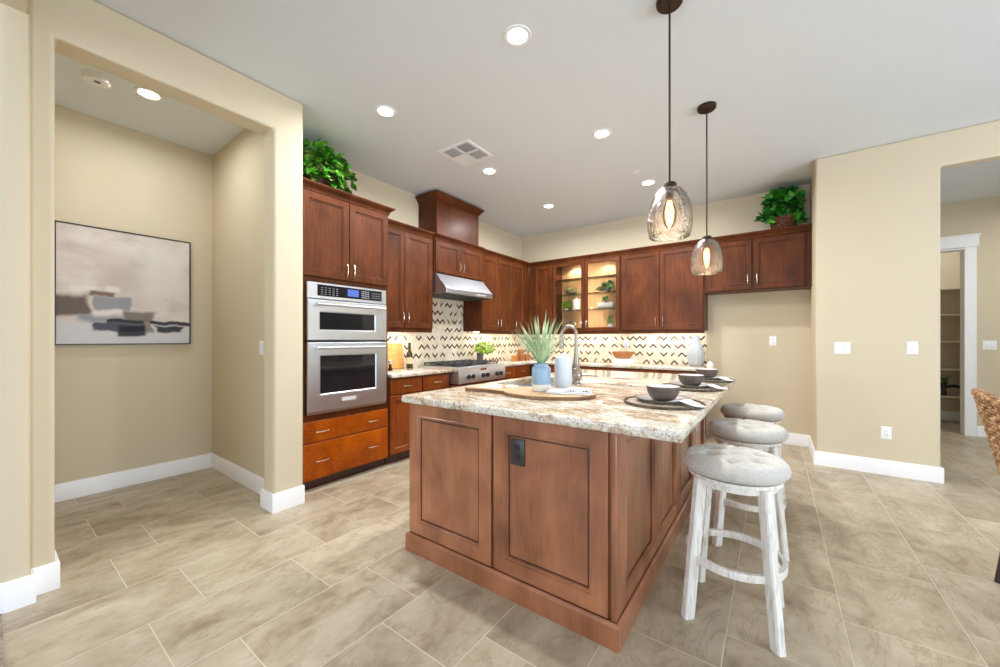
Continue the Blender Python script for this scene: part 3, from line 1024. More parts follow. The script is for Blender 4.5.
def slab(name, poly, z0, z1, hole=None, r=0.010, parent=None):
    """countertop with eased edges from an XY polygon, optionally with a rectangular hole"""
    bm = bmesh.new()

    def inset(p, d):
        n = len(p)
        out = []
        area = sum(p[i][0] * p[(i + 1) % n][1] - p[(i + 1) % n][0] * p[i][1] for i in range(n))
        sg = 1 if area > 0 else -1
        for i in range(n):
            a, b, c = Vector(p[i - 1]), Vector(p[i]), Vector(p[(i + 1) % n])
            d0, d1 = (b - a).normalized(), (c - b).normalized()
            n0, n1 = Vector((-d0.y, d0.x)) * sg, Vector((-d1.y, d1.x)) * sg
            out.append(b + (n0 + n1) / (1 + n0.dot(n1)) * d)
        return out
    levels = [(r * 0.5, z0), (0, z0 + r * 0.5), (0, z1 - r), (r * 0.3, z1 - r * 0.3), (r, z1)]
    rings = []
    for d, z in levels:
        rings.append([bm.verts.new((q[0], q[1], z)) for q in inset(poly, d)])
    for a, b in zip(rings, rings[1:]):
        for i in range(len(a)):
            j = (i + 1) % len(a)
            bm.faces.new((a[i], a[j], b[j], b[i]))
    loops = {0: [], -1: []}
    if hole:
        x0, y0, x1, y1 = hole
        ht = [bm.verts.new((x, y, z1)) for x, y in ((x0, y0), (x1, y0), (x1, y1), (x0, y1))]
        hb = [bm.verts.new((x, y, z0)) for x, y in ((x0, y0), (x1, y0), (x1, y1), (x0, y1))]
        for i in range(4):
            j = (i + 1) % 4
            bm.faces.new((ht[i], ht[j], hb[j], hb[i]))
    for ring, hv in ((rings[-1], ht if hole else None), (rings[0], hb if hole else None)):
        es = []
        for i in range(len(ring)):
            a, b = ring[i], ring[(i + 1) % len(ring)]
            es.append(bm.edges.get((a, b)) or bm.edges.new((a, b)))
        if hv:
            for i in range(4):
                a, b = hv[i], hv[(i + 1) % 4]
                es.append(bm.edges.get((a, b)) or bm.edges.new((a, b)))
            bmesh.ops.triangle_fill(bm, use_beauty=True, edges=es)
        else:
            bm.faces.new(ring)
    bmesh.ops.recalc_face_normals(bm, faces=bm.faces)
    me = bpy.data.meshes.new(name)
    bm.to_mesh(me)
    bm.free()
    me.materials.append(M_GRAN)
    for p in me.polygons:
        p.use_smooth = True
    me.set_sharp_from_angle(angle=radians(50))
    o = bpy.data.objects.new(name, me)
    C.objects.link(o)
    return o


tag(slab('countertop', [(LX + 0.009, 2.389), (-3.05, 2.389), (-3.05, 3.252), (LX + 0.009, 3.252)], 0.872, 0.914),
    'cream granite countertop left of the rangetop under the cutting board', 'countertop', 'granite countertops')
tag(slab('countertop', [(LX + 0.009, 4.186), (-3.05, 4.186), (-3.05, 5.055), (-0.715, 5.055), (-0.715, BY - 0.010), (LX + 0.009, BY - 0.010)], 0.872, 0.914),
    'L-shaped cream granite countertop along the back wall backsplash', 'countertop', 'granite countertops')

# ---- rangetop
t = thing('rangetop', 'stainless gas rangetop with six knobs and black grates', 'rangetop', (-2.95, 3.257, 0), R90)
rw = 0.922
prof = [(0.0, 0.742), (0.0, 0.905), (0.012, 0.930), (0.66, 0.930), (0.66, 0.735), (0.012, 0.735)]
MB().prism(prof, lambda a, b: (0, a, b), lambda a, b: (rw, a, b)).build('body', M_STEEL, t, bevel=0.003)
MB().box(0.03, 0.085, 0.930, rw - 0.03, 0.63, 0.936).build('burner_pan', M_BLACK, t)
for s in range(3):
    gx0 = 0.036 + s * 0.284
    gx1 = gx0 + 0.28
    m = MB()
    zt, zb = 0.968, 0.954
    m.box(gx0, 0.095, zb, gx1, 0.111, zt).box(gx0, 0.609, zb, gx1, 0.625, zt)
    m.box(gx0, 0.095, zb, gx0 + 0.016, 0.625, zt).box(gx1 - 0.016, 0.095, zb, gx1, 0.625, zt)
    m.box(gx0, 0.352, zb, gx1, 0.368, zt)
    m.box((gx0 + gx1) / 2 - 0.007, 0.10, zb, (gx0 + gx1) / 2 + 0.007, 0.62, zt)
    for yy in (0.225, 0.49):
        m.box(gx0, yy - 0.007, zb, gx1, yy + 0.007, zt)
    for gx in (gx0, gx1 - 0.016):
        for gy in (0.095, 0.609):
            m.box(gx, gy, 0.936, gx + 0.016, gy + 0.016, zb)
    m.build('grate', M_IRON, t, bevel=0.002)['label'] = 'black cast iron grate'
    for yy in (0.225, 0.49):
        MB().lathe([(0.05, 0.936), (0.05, 0.944), (0.036, 0.946), (0.034, 0.951), (0.01, 0.952)], 20, ((gx0 + gx1) / 2, yy, 0)).build('burner', M_BLACK, t)
for kx in (0.145, 0.232, 0.425, 0.512, 0.712, 0.800):
    st = MB()
    st.lathe([(0.034, 0), (0.034, 0.006), (0.030, 0.008)], 20)
    st.xform(Matrix.Translation((kx, 0.0, 0.812)) @ Matrix.Rotation(pi / 2, 4, 'X'))
    kb = st.build('bezel', M_STEELV, t)
    kn = MB()
    kn.lathe([(0.027, 0.007), (0.027, 0.026), (0.024, 0.034), (0.008, 0.035)], 20)
    kn.box(-0.006, -0.024, 0.030, 0.006, 0.024, 0.043)
    kn.xform(Matrix.Translation((kx, 0.0, 0.812)) @ Matrix.Rotation(pi / 2, 4, 'X'))
    kn.build('knob', M_BLACK, t)['label'] = 'black control knob'
MB().box(0.395, -0.006, 0.872, 0.505, 0.006, 0.900).build('badge', M_BADGERED, t, bevel=0.002)['label'] = 'copper coloured maker plate'

# ------------------------------------------------------------------ island
IX0, IX1, IY0, IY1 = -1.775, -0.520, 1.517, 3.93
IT = 0.922
t = thing('kitchen_island', 'cherry kitchen island with panelled front and sides under granite', 'kitchen island', ((IX0 + IX1) / 2, (IY0 + IY1) / 2, 0))
cx, cy = t.location.x, t.location.y
hx, hy = (IX1 - IX0) / 2, (IY1 - IY0) / 2
m = MB()
m.box(-hx + 0.022, -hy + 0.022, 0, hx - 0.022, hy - 0.022, 0.60)
m.box(-hx + 0.022, -hy + 0.022, 0.60, hx - 0.022, 0.60 - hy, 0.876)
m.box(-hx + 0.022, 1.55 - hy, 0.60, hx - 0.022, hy - 0.022, 0.876)
m.box(-1.22 - cx, 0.60 - hy, 0.60, hx - 0.022, 1.55 - hy, 0.876)
m.build('body', M_ISLAND, t)
LP = (-hx, -1.160 - cx)
RP = (-1.145 - cx, -0.556 - cx)
def fp(x0, x1, parent):
    y = -hy
    p = MB().rects(x0, x1, 0.106, 0.874, [(0, y + 0.022), (0, y + 0.003), (0.003, y), (0.066, y), (0.069, y - 0.003), (0.073, y - 0.003), (0.077, y + 0.006), (0.083, y + 0.006), (0.087, y + 0.016)]).build('end_panel', M_ISLAND, parent)
    bead(p, x0, x1, 0.106, 0.874, 0.0875, y + 0.0155, 0.005, 0.003)
    return p
fp(LP[0], LP[1], t)
rp = fp(RP[0], RP[1], t)
pl = MB().rects(-1.043 - cx, -0.966 - cx, 0.648, 0.774, [(0, -hy + 0.016), (0, -hy + 0.009), (0.003, -hy + 0.007)]).build('outlet_plate', M_DARKPL, rp)
pl['label'] = 'dark bronze outlet plate'
om = MB()
for oz in (0.690, 0.735):
    om.box(-1.018 - cx, -hy + 0.0045, oz - 0.013, -0.991 - cx, -hy + 0.008, oz + 0.013)
om.build('socket', M_BLACK, rp)['label'] = 'two black sockets'
# right side: post then three panels
MB().box(hx - 0.0225, -hy + 0.001, 0.104, hx, -hy + 0.058, 0.875).build('corner_post', M_ISLAND, t, bevel=0.004)
ys = [1.580, 2.190, 2.198, 2.725, 2.733, 3.32, 3.328, 3.925]
for i in range(0, 8, 2):
    st = MB().rects(ys[i] - cy, ys[i + 1] - cy, 0.106, 0.874, [(0, 0.022), (0, 0.003), (0.003, 0), (0.058, 0), (0.061, -0.003), (0.065, -0.003), (0.069, 0.006), (0.074, 0.006), (0.078, 0.016)])
    tf = Matrix.Translation((hx, 0, 0)) @ Matrix.Rotation(R90, 4, 'Z')
    st.xform(tf)
    sp_ = st.build('side_panel', M_ISLAND, t)
    bead(sp_, ys[i] - cy, ys[i + 1] - cy, 0.106, 0.874, 0.0785, 0.0155, 0.005, 0.003, tf)
for i in range(3):
    y0 = IY0 + 0.02 + i * 0.79
    st = MB().rects(-(y0 + 0.775 - cy), -(y0 - cy), 0.106, 0.874, [(0, 0.022), (0, 0.003), (0.003, 0), (0.058, 0), (0.062, 0.004), (0.072, 0.010)])
    st.xform(Matrix.Translation((-hx, 0, 0)) @ Matrix.Rotation(-R90, 4, 'Z'))
    st.build('door', M_ISLAND, t)
IB = [(0, 0), (0.016, 0), (0.016, 0.092), (0.012, 0.098), (0.006, 0.104), (0, 0.104)]
MB().sweep(IB, [(-hx, -hy), (hx, -hy), (hx, hy), (-hx, hy)], closed=True).build('base_moulding', M_ISLAND, t, angle=25)
# island countertop with the sink cut-out
SK = (-1.715, 2.30, -1.285, 2.98)
tag(slab('island_countertop', [(-1.815, 1.492), (-0.272, 1.492), (-0.272, 3.975), (-1.815, 3.975)], 0.878, IT, SK, 0.012),
    'long polished granite countertop covering the island', 'countertop', 'granite countertops')
t = thing('sink', 'undermount steel sink set in the island countertop', 'sink', (-1.5, 2.64, 0.877))
m = MB()
bx, by_ = 0.222, 0.347
def rrect(hx_, hy_, r, z, n=5):
    pts = []
    for sx, sy, a0 in ((1, 1, 0), (-1, 1, 90), (-1, -1, 180), (1, -1, 270)):
        for k in range(n):
            a = radians(a0 + 90 * k / (n - 1))
            pts.append((sx * (hx_ - r) + r * cos(a), sy * (hy_ - r) + r * sin(a), z))
    return pts
m.loft([rrect(bx + 0.012, by_ + 0.012, 0.03, -0.001), rrect(bx, by_, 0.03, -0.001), rrect(bx - 0.004, by_ - 0.004, 0.03, -0.16), rrect(bx - 0.03, by_ - 0.03, 0.04, -0.205), rrect(0.05, 0.05, 0.04, -0.212)], False, True)
m.build('basin', M_STEELV, t)
MB().lathe([(0.045, -0.211), (0.045, -0.207), (0.02, -0.208)], 20).build('drain', M_FAUCET, t)

# faucet, spout towards the sink (-X)
t = thing('faucet', 'tall brushed nickel gooseneck faucet behind the sink', 'faucet', (-1.205, 2.63, IT))
MB().lathe([(0.038, 0), (0.038, 0.006), (0.028, 0.014), (0.026, 0.026), (0.040, 0.044), (0.047, 0.062), (0.046, 0.080), (0.036, 0.098), (0.032, 0.108), (0.034, 0.114), (0.027, 0.124), (0.022, 0.16), (0.0165, 0.23)], 28).build('base', M_FAUCET, t)
pts = [(0, 0, 0.215), (0, 0, 0.32)]
for k in range(13):
    a = pi * k / 12
    pts.append((-0.060 + 0.060 * cos(a), 0, 0.372 + 0.060 * sin(a)))
pts += [(-0.123, 0, 0.345)]
MB().tube(pts, 0.0135, 12).build('spout', M_FAUCET, t)
MB().lathe([(0.017, 0.26), (0.019, 0.275), (0.019, 0.335), (0.015, 0.350)], 20, (-0.124, 0, 0)).build('spray_head', M_FAUCET, t)
MB().tube([(0.03, 0.012, 0.066), (0.07, 0.03, 0.070), (0.115, 0.05, 0.064), (0.145, 0.062, 0.060)], [0.012, 0.008, 0.007, 0.008], 10).build('lever', M_FAUCET, t)

# ------------------------------------------------------------------ stools
def make_stool(loc, label):
    t = thing('bar_stool', label, 'bar stool', loc, 0, 'bar stools at the island')
    # tufted round cushion
    R, n, rings = 0.205, 72, 26
    tufts = [(0.0, 0.0)] + [(0.105 * cos(pi / 6 + k * pi / 3), 0.105 * sin(pi / 6 + k * pi / 3)) for k in range(6)]
    prof = [(0.02, 0.645), (0.13, 0.645), (0.18, 0.648), (0.198, 0.654), (0.209, 0.668), (0.213, 0.684), (0.208, 0.702), (0.197, 0.715), (0.188, 0.721)]
    for k in range(1, rings):
        r = 0.188 * (1 - k / rings)
        prof.append((max(r, 0.002), 0.721 + 0.016 * (1 - (r / 0.188) ** 2)))
    m = MB().lathe(prof, n)
    out = []
    for x, y, z in m.v:
        r = sqrt(x * x + y * y)
        if z > 0.70:
            d = 0
            for a, b in tufts:
                q = ((x - a) ** 2 + (y - b) ** 2)
                d += 0.026 * math.exp(-q / (2 * 0.019 ** 2))
            for k in range(6):     # pull folds from the tufts to the rim
                a = pi / 6 + k * pi / 3
                pr = x * cos(a) + y * sin(a)
                pp = -x * sin(a) + y * cos(a)
                if pr > 0.10:
                    d += 0.008 * math.exp(-(pp / 0.009) ** 2)
            z -= d
        else:
            a = math.atan2(y, x)
            k = 1 - 0.010 * abs(cos(3 * (a - pi / 6))) ** 14
            x, y = x * k, y * k
        out.append((x, y, z))
    m.v = out
    cu = m.build('seat_cushion', M_SEAT, t, angle=80)
    for a, b in tufts:
        MB().lathe([(0.009, 0), (0.011, 0.003), (0.008, 0.006), (0.002, 0.007)], 12, (a, b, (0.737 - 0.016 * (a * a + b * b) / 0.188 ** 2) - 0.0285)).build('button', M_BTN, cu)
    m = MB().lathe([(0.145, 0.600), (0.168, 0.600), (0.168, 0.632), (0.145, 0.632)], 48, cap0=False, cap1=False)
    m.f += [(0 * 48 + j, 0 * 48 + (j + 1) % 48, 3 * 48 + (j + 1) % 48, 3 * 48 + j) for j in range(48)]
    m.build('apron_ring', M_WWASH, t)
    MB().lathe([(0.15, 0.630), (0.188, 0.630), (0.188, 0.645), (0.15, 0.645)], 48).build('seat_plate', M_WWASH, t)
    for sx, sy in ((-1, -1), (1, -1), (1, 1), (-1, 1)):
        a = math.atan2(sy, sx)
        top, bot = 0.166, 0.233
        loops = []
        for z, r in ((0, bot), (0.01, bot - 0.0012), (0.618, top + 0.003), (0.628, top)):
            s = 0.020 if 0.005 < z < 0.62 else 0.018
            wd = s * (1.0 - 0.06 * z)
            dp = 0.024 * (1.0 if z > 0.3 else 1.0)
            lp = []
            for u, v in ((-1, -0.7), (-0.7, -1), (0.7, -1), (1, -0.7), (1, 0.7), (0.7, 1), (-0.7, 1), (-1, 0.7)):
                rr, tt = r + u * dp, v * wd
                lp.append((cos(a) * rr - sin(a) * tt, sin(a) * rr + cos(a) * tt, z))
            loops.append(lp)
        MB().loft(loops).build('leg', M_WWASH, t, angle=25)
    for k in range(4):      # curved footrest rungs between the legs
        a0 = -3 * pi / 4 + k * pi / 2
        pts = []
        for i in range(13):
            a = a0 + 0.10 + (pi / 2 - 0.20) * i / 12
            pts.append((0.190 * cos(a), 0.190 * sin(a), 0.268))
        lp = []
        for i, p in enumerate(pts):
            a = a0 + 0.10 + (pi / 2 - 0.20) * i / 12
            lp.append([(p[0] + cos(a) * u, p[1] + sin(a) * u, p[2] + w) for u, w in ((-0.011, -0.016), (0.011, -0.016), (0.011, 0.016), (-0.011, 0.016))])
        MB().loft(lp).build('footrest_rung', M_WWASH, t, bevel=0.003)
    return t


st0 = make_stool((-0.155, 2.05, 0), 'nearest whitewashed bar stool with a tufted round grey cushion, its legs fully visible')
copy_tree(st0, (-0.147, 2.84, 0), radians(8), 'middle whitewashed bar stool, partly hidden behind the nearest one')
copy_tree(st0, (-0.150, 3.58, 0), radians(-10), 'farthest bar stool by the fridge alcove, mostly hidden behind the middle one')

# ------------------------------------------------------------------ place settings
def make_setting(x, y, which, rot):
    zt = IT
    # woven mat of concentric coils
    mt = thing('placemat', 'round woven placemat under the %s place setting' % which, 'placemat', (x, y, zt), rot, 'woven placemats on the island')
    m = MB()
    for k in range(11):
        r = 0.022 + k * 0.0150
        m.tube([(r * cos(a), r * sin(a), 0.0062 + 0.0008 * sin(a * (8 + k * 2))) for a in [2 * pi * i / 48 for i in range(48)]], 0.0055, 6, closed=True)
    m.lathe([(0.012, 0.0006), (0.18, 0.0006), (0.18, 0.006), (0.012, 0.006)], 40)
    m.build('woven_coils', M_MAT, mt)
    MB().tube([(0.189 * cos(a), 0.189 * sin(a), 0.0085 + 0.0008 * sin(a * 40)) for a in [2 * pi * i / 80 for i in range(80)]], 0.0075, 6, closed=True).build('rim', M_MATDK, mt)['label'] = 'dark braided rim'
    pz = zt + 0.0125
    pt = thing('plate', 'grey dinner plate under the %s bowl' % which, 'plate', (x, y, pz), rot, 'dinner plates on the island')
    MB().lathe([(0.005, 0.0), (0.085, 0.0), (0.125, 0.012), (0.132, 0.017), (0.130, 0.019), (0.122, 0.015), (0.083, 0.004), (0.005, 0.004)], 48).build('dish', M_PLATE, pt)
    MB().tube([(0.1325 * cos(a), 0.1325 * sin(a), 0.0172) for a in [2 * pi * i / 64 for i in range(64)]], 0.0026, 6, closed=True).build('rim', M_PLATERIM, pt)['label'] = 'dark plate rim'
    # folded napkin: from under the bowl over the plate edge to the right
    bz = pz + 0.0045
    nm = MB()
    nu, nv = 16, 9
    for i in range(nu + 1):
        u = i / nu
        for j in range(nv + 1):
            v = j / nv - 0.5
            s = 0.060 + 0.175 * u
            wd = 0.115 * (1 - u) ** 0.75 + 0.006
            px = s * cos(-0.48) - v * wd * sin(-0.48)
            py = s * sin(-0.48) + v * wd * cos(-0.48)
            r = sqrt(px * px + py * py)
            if r < 0.088:
                h = 0.0
            elif r < 0.133:
                h = 0.016 * (r - 0.088) / 0.045
            else:
                h = 0.016 - 0.017 * min(1, (r - 0.133) / 0.06)
            h += 0.004 * math.exp(-((v) / 0.12) ** 2) * (1 - u) + 0.0015 * (1 + sin(9 * v + 3 * u))
            nm.v.append((px, py, h + 0.004))
    for i in range(nu):
        for j in range(nv):
            a = i * (nv + 1) + j
            nm.f.append((a, a + 1, a + nv + 2, a + nv + 1))
    no = nm.build('napkin', M_NAPKIN, None, angle=80)
    sd = no.modifiers.new('cloth', 'SOLIDIFY')
    sd.thickness = 0.004
    sd.offset = 1
    no.location = (x, y, pz + 0.0055)
    no.rotation_euler = (0, 0, rot)
    tag(no, 'white linen napkin folded under the %s bowl' % which, 'napkin', 'napkins on the island')
    bw = thing('bowl', '%s taupe stoneware bowl with a pale inside on the island' % which, 'bowl', (x, y, bz), rot, 'stoneware bowls on the island')
    MB().lathe([(0.004, 0.0), (0.040, 0.0), (0.044, 0.003), (0.062, 0.016), (0.075, 0.040), (0.082, 0.072), (0.0815, 0.075), (0.0795, 0.075)], 48, cap1=False).build('shell', M_GREYBOWL, bw)
    MB().lathe([(0.0795, 0.075), (0.0775, 0.071), (0.070, 0.040), (0.056, 0.019), (0.038, 0.010), (0.003, 0.009)], 48, cap0=False).build('glaze', M_BOWLIN, bw)['label'] = 'pale glazed inside'


make_setting(-0.470, 2.085, 'nearest', 0.0)
make_setting(-0.465, 2.86, 'middle', 0.15)
make_setting(-0.450, 3.50, 'farthest', -0.1)

# ------------------------------------------------------------------ serving board, vase, bottle, towel
t = thing('serving_board', 'long pale wooden paddle board with a dark bark edge on the island', 'serving board', (-1.098, 1.985, IT), radians(12))
out = []
for k in range(40):
    a = -2.72 + (5.44) * k / 39
    rr = 1 + 0.03 * sin(3 * a + 1) + 0.015 * sin(7 * a)
    out.append((0.275 * cos(a) * rr, 0.185 * sin(a) * rr))
hn = [(-0.30, 0.050), (-0.36, 0.034), (-0.45, 0.026), (-0.52, 0.032), (-0.545, 0.015), (-0.545, -0.018), (-0.515, -0.036), (-0.44, -0.030), (-0.36, -0.036), (-0.30, -0.055)]
poly = out + hn
nb = len(poly)
m = MB()
m.loft([[(x * 0.985, y * 0.98, 0.0) for x, y in poly], [(x, y, 0.006) for x, y in poly]], True, False)
m.loft([[(x, y, 0.006) for x, y in poly], [(x, y, 0.020) for x, y in poly]], False, False)
m.build('bark_edge', M_BARK, t)['label'] = 'dark rough bark edge'
MB().loft([[(x * 0.999, y * 0.999, 0.012) for x, y in poly], [(x * 0.996, y * 0.992, 0.0215) for x, y in poly], [(x * 0.985, y * 0.97, 0.023) for x, y in poly]], False, True).build('board_face', M_BOARD, t)
BZ = IT + 0.0232

t = thing('vase', 'blue-grey vase with a bare clay foot holding spiky leaves on the board', 'vase', (-1.143, 1.997, BZ))
MB().lathe([(0.01, 0), (0.050, 0.0), (0.054, 0.004), (0.056, 0.042)], 40, cap1=False).build('foot', M_VWHITE, t)['label'] = 'bare pale clay foot'
MB().lathe([(0.056, 0.042), (0.0568, 0.044), (0.057, 0.128), (0.055, 0.140), (0.047, 0.149), (0.042, 0.152), (0.042, 0.164), (0.044, 0.166), (0.041, 0.166), (0.038, 0.162), (0.038, 0.10), (0.01, 0.09)], 40, cap0=False).build('body', M_VBLUE, t)
rnd = random.Random(11)
pm = MB()
for k in range(78):
    az = rnd.uniform(0, 2 * pi)
    tilt = rnd.uniform(0.03, 1.0) ** 0.75 * 1.12
    L = rnd.uniform(0.23, 0.345) * (1.05 - 0.18 * tilt)
    w = rnd.uniform(0.0042, 0.0080)
    d = Vector((cos(az), sin(az), 0))
    sd = Vector((-sin(az), cos(az), 0))
    p = Vector((0, 0, 0.098)) + d * rnd.uniform(0.0, 0.008)
    lean = tilt * 0.55
    loops = []
    N = 8
    for i in range(N + 1):
        s = i / N
        ang = lean + (tilt - lean) * s * 1.15
        ww = w * (0.75 + 0.6 * s) * (1 - s ** 3.2) + 0.0003
        if p.z < 0.20:
            mx = 0.022
            q = Vector((p.x, p.y, 0))
            if q.length > mx:
                p.x, p.y = q.normalized().x * mx, q.normalized().y * mx
        nrm = (d * -cos(ang) + Vector((0, 0, 1)) * sin(ang))
        loops.append([p - sd * ww, p - nrm * ww * 0.35, p + sd * ww, p + nrm * ww * 0.12])
        p = p + (d * sin(ang) + Vector((0, 0, 1)) * cos(ang)) * (L + 0.055) / N
    pm.loft(loops)
lv = thing('spiky_plant', 'grey-green spiky leaves standing in the blue-grey vase', 'plant', (-1.143, 1.997, BZ))
pm.build('blades', M_YUCCA, lv, angle=60)
MB().lathe([(0.004, 0.097), (0.018, 0.0975), (0.020, 0.125), (0.004, 0.128)], 16).build('stem_base', M_STEM, lv)

t = thing('bottle', 'tall white ceramic bottle beside the blue-grey vase', 'bottle', (-1.080, 2.165, BZ))
MB().lathe([(0.01, 0), (0.050, 0), (0.054, 0.006), (0.0545, 0.165), (0.053, 0.182), (0.046, 0.197), (0.030, 0.206), (0.026, 0.208)], 40).build('body', M_WBOTTLE, t)
MB().lathe([(0.026, 0.208), (0.022, 0.212), (0.022, 0.220), (0.008, 0.222)], 24).build('stopper', M_WBOTTLE, t)

t = thing('dish_towel', 'folded striped dish towel with a spotted stripe lying on the board', 'towel', (-0.965, 2.005, BZ), radians(18))
def cloth_block(x0, x1, y0, y1, z0, z1, seed, name, mat):
    m = MB()
    n = 14
    loops = []
    for k in range(3):
        z = (z0, (z0 + z1) / 2, z1)[k]
        b = (0.004, -0.002, 0.004)[k]
        lp = []
        for i in range(n):
            lp.append((x0 + b + (x1 - x0 - 2 * b) * i / (n - 1), y0 + b + 0.004 * sin(i * 0.9 + seed), z))
        for i in range(n):
            lp.append((x1 - b - (x1 - x0 - 2 * b) * i / (n - 1), y1 - b + 0.004 * sin(i * 0.7 + seed), z))
        loops.append(lp)
    m.loft(loops)
    return m.build(name, mat, t, angle=60)
cloth_block(-0.125, 0.125, -0.075, 0.075, 0.0, 0.009, 1, 'lower_fold', M_TOWEL)
cloth_block(-0.118, 0.120, -0.070, 0.066, 0.009, 0.018, 2.4, 'middle_fold', M_NAPKIN)
cloth_block(-0.02, 0.118, -0.066, 0.070, 0.018, 0.027, 4.1, 'upper_fold', M_TOWEL)

# ------------------------------------------------------------------ pendants and ceiling fittings
def make_pendant(x, y, zs, label):
    t = thing('pendant_lamp', label, 'pendant lamp', (x, y, CEIL), 0, 'glass pendants over the island')
    MB().lathe([(0.012, -0.030), (0.058, -0.028), (0.066, -0.020), (0.068, -0.002), (0.068, 0)], 32).build('canopy', M_BRONZE, t)
    zt = zs - CEIL       # top of the shade
    MB().tube([(0, 0, -0.02), (0, 0, zt + 0.02)], 0.0055, 10).build('rod', M_BRONZE, t)
    MB().lathe([(0.012, zt + 0.028), (0.030, zt + 0.022), (0.036, zt + 0.012), (0.036, zt - 0.004), (0.022, zt - 0.008)], 28).build('shade_cap', M_BRONZE, t)
    prof = [(0.036, zt), (0.058, zt - 0.014), (0.082, zt - 0.046), (0.100, zt - 0.092), (0.110, zt - 0.145), (0.112, zt - 0.185), (0.109, zt - 0.228), (0.101, zt - 0.262)]
    prof2 = [(0.0995, zt - 0.266), (0.097, zt - 0.263), (0.105, zt - 0.227), (0.108, zt - 0.185), (0.106, zt - 0.146), (0.096, zt - 0.094), (0.078, zt - 0.049), (0.055, zt - 0.017), (0.034, zt - 0.003)]
    wob = lambda a, z: 1 + 0.012 * sin(3 * a + z * 22) + 0.008 * sin(5 * a - z * 31)
    MB().lathe(prof + prof2, 48, cap0=False, cap1=False, wob=wob).build('shade', M_PGLASS, t, angle=60)['label'] = 'clear seeded glass shade'
    MB().lathe([(0.019, zt - 0.006), (0.020, zt - 0.055), (0.016, zt - 0.060)], 20).build('socket', M_BRONZE, t)
    bl = MB().lathe([(0.013, zt - 0.058), (0.018, zt - 0.075), (0.030, zt - 0.110), (0.0345, zt - 0.145), (0.030, zt - 0.185), (0.017, zt - 0.212), (0.002, zt - 0.220)], 28).build('bulb', M_BULB, t, angle=60)
    bl['label'] = 'amber filament bulb'
    fm = MB()
    for k in range(8):
        a = 2 * pi * k / 8
        fm.tube([(0.008 * cos(a), 0.008 * sin(a), zt - 0.075), (0.019 * cos(a + 0.3), 0.019 * sin(a + 0.3), zt - 0.130), (0.009 * cos(a + 0.6), 0.009 * sin(a + 0.6), zt - 0.198)], 0.0030, 6)
    fm.build('filament', M_FILA, bl)['label'] = 'glowing orange filament'
    l = bpy.data.lights.new('pendant_light', 'POINT')
    l.energy = 5
    l.color = (1.0, 0.72, 0.42)
    l.shadow_soft_size = 0.03
    o = bpy.data.objects.new('pendant_light', l)
    C.objects.link(o)
    o.parent = t
    o.location = (0, 0, zt - 0.245)


make_pendant(-0.456, 2.170, 2.068, 'larger nearer glass pendant on a long bronze rod over the island front')
make_pendant(-0.430, 3.332, 2.036, 'farther glass pendant hanging over the far end of the island')


def recessed(x, y, label, power=21):
    t = thing('recessed_light', label, 'ceiling light', (x, y, CEIL), 0, 'recessed ceiling lights')
    m = MB().lathe([(0.056, -0.001), (0.062, -0.006), (0.080, -0.006), (0.084, -0.0005)], 36, cap0=False, cap1=False)
    m.build('trim_ring', M_TRIM, t)
    MB().lathe([(0.002, -0.004), (0.057, -0.004), (0.057, -0.001), (0.002, -0.001)], 32).build('lens', M_LENS, t)['label'] = 'glowing white lens'
    l = bpy.data.lights.new('downlight', 'AREA')
    l.shape = 'DISK'
    l.size = 0.11
    l.energy = power
    l.color = (0.95, 0.97, 1.0)
    l.spread = radians(170)
    o = bpy.data.objects.new('downlight', l)
    C.objects.link(o)
    o.parent = t
    o.location = (0, 0, -0.008)


recessed(-1.245, 1.89, 'recessed light nearest the pendants, largest of the front pair')
recessed(-2.505, 1.90, 'recessed light in front of the oven tower, left of the front pair')
recessed(-1.235, 3.228, 'recessed light in the middle row, right of the ceiling vent')
recessed(-2.490, 3.232, 'recessed light in the middle row, just below the ceiling vent')
recessed(-2.490, 4.551, 'recessed light in the back row near the left corner', 30)
recessed(-1.188, 4.548, 'recessed light in the back row, just left of the nearer pendant rod', 30)
recessed(-3.744, 0.738, 'recessed light in the niche ceiling over the painting', 8.5)
recessed(2.9, 6.3, 'added unseen recessed light brightening the hall beyond the opening', 26)  # added out of view to lift the dark hall
recessed(2.0, 8.2, 'added unseen recessed light brightening the pantry', 8)  # extra lamp, never in view, put in to brighten the shelves

t = thing('ceiling_vent', 'square white four-way air vent in the kitchen ceiling', 'air vent', (-2.44, 2.79, CEIL))
m = MB()
o_, i_ = 0.190, 0.158
for a, b, c, d in ((-o_, -o_, o_, -i_), (-o_, i_, o_, o_), (-o_, -i_, -i_, i_), (i_, -i_, o_, i_), (-0.012, -i_, 0.012, i_), (-i_, -0.012, i_, 0.012)):
    m.box(a, b, -0.010, c, d, 0.0)
m.build('frame', M_TRIM, t, bevel=0.002)
MB().box(-i_, -i_, -0.0025, i_, i_, -0.0005).build('backing', M_VENTDK, t)
for qx, qy, ax in ((-1, -1, 0), (1, -1, 1), (1, 1, 0), (-1, 1, 1)):
    m = MB()
    for k in range(8):
        s = 0.022 + k * 0.0172
        if ax == 0:
            lo_, hi_ = sorted((qy * 0.012, qy * i_))
            st = len(m.v)
            m.box(qx * s - 0.0075, lo_, -0.0012, qx * s + 0.0075, hi_, 0.0012)
            m.xform(Matrix.Translation((qx * s, 0, -0.0065)) @ Matrix.Rotation(0.55, 4, 'Y') @ Matrix.Translation((-qx * s, 0, 0)), st)
        else:
            lo_, hi_ = sorted((qx * 0.012, qx * i_))
            st = len(m.v)
            m.box(lo_, qy * s - 0.0075, -0.0012, hi_, qy * s + 0.0075, 0.0012)
            m.xform(Matrix.Translation((0, qy * s, -0.0065)) @ Matrix.Rotation(-qy * 0.55, 4, 'X') @ Matrix.Translation((0, -qy * s, 0)), st)
    m.build('grille', M_TRIM, t)

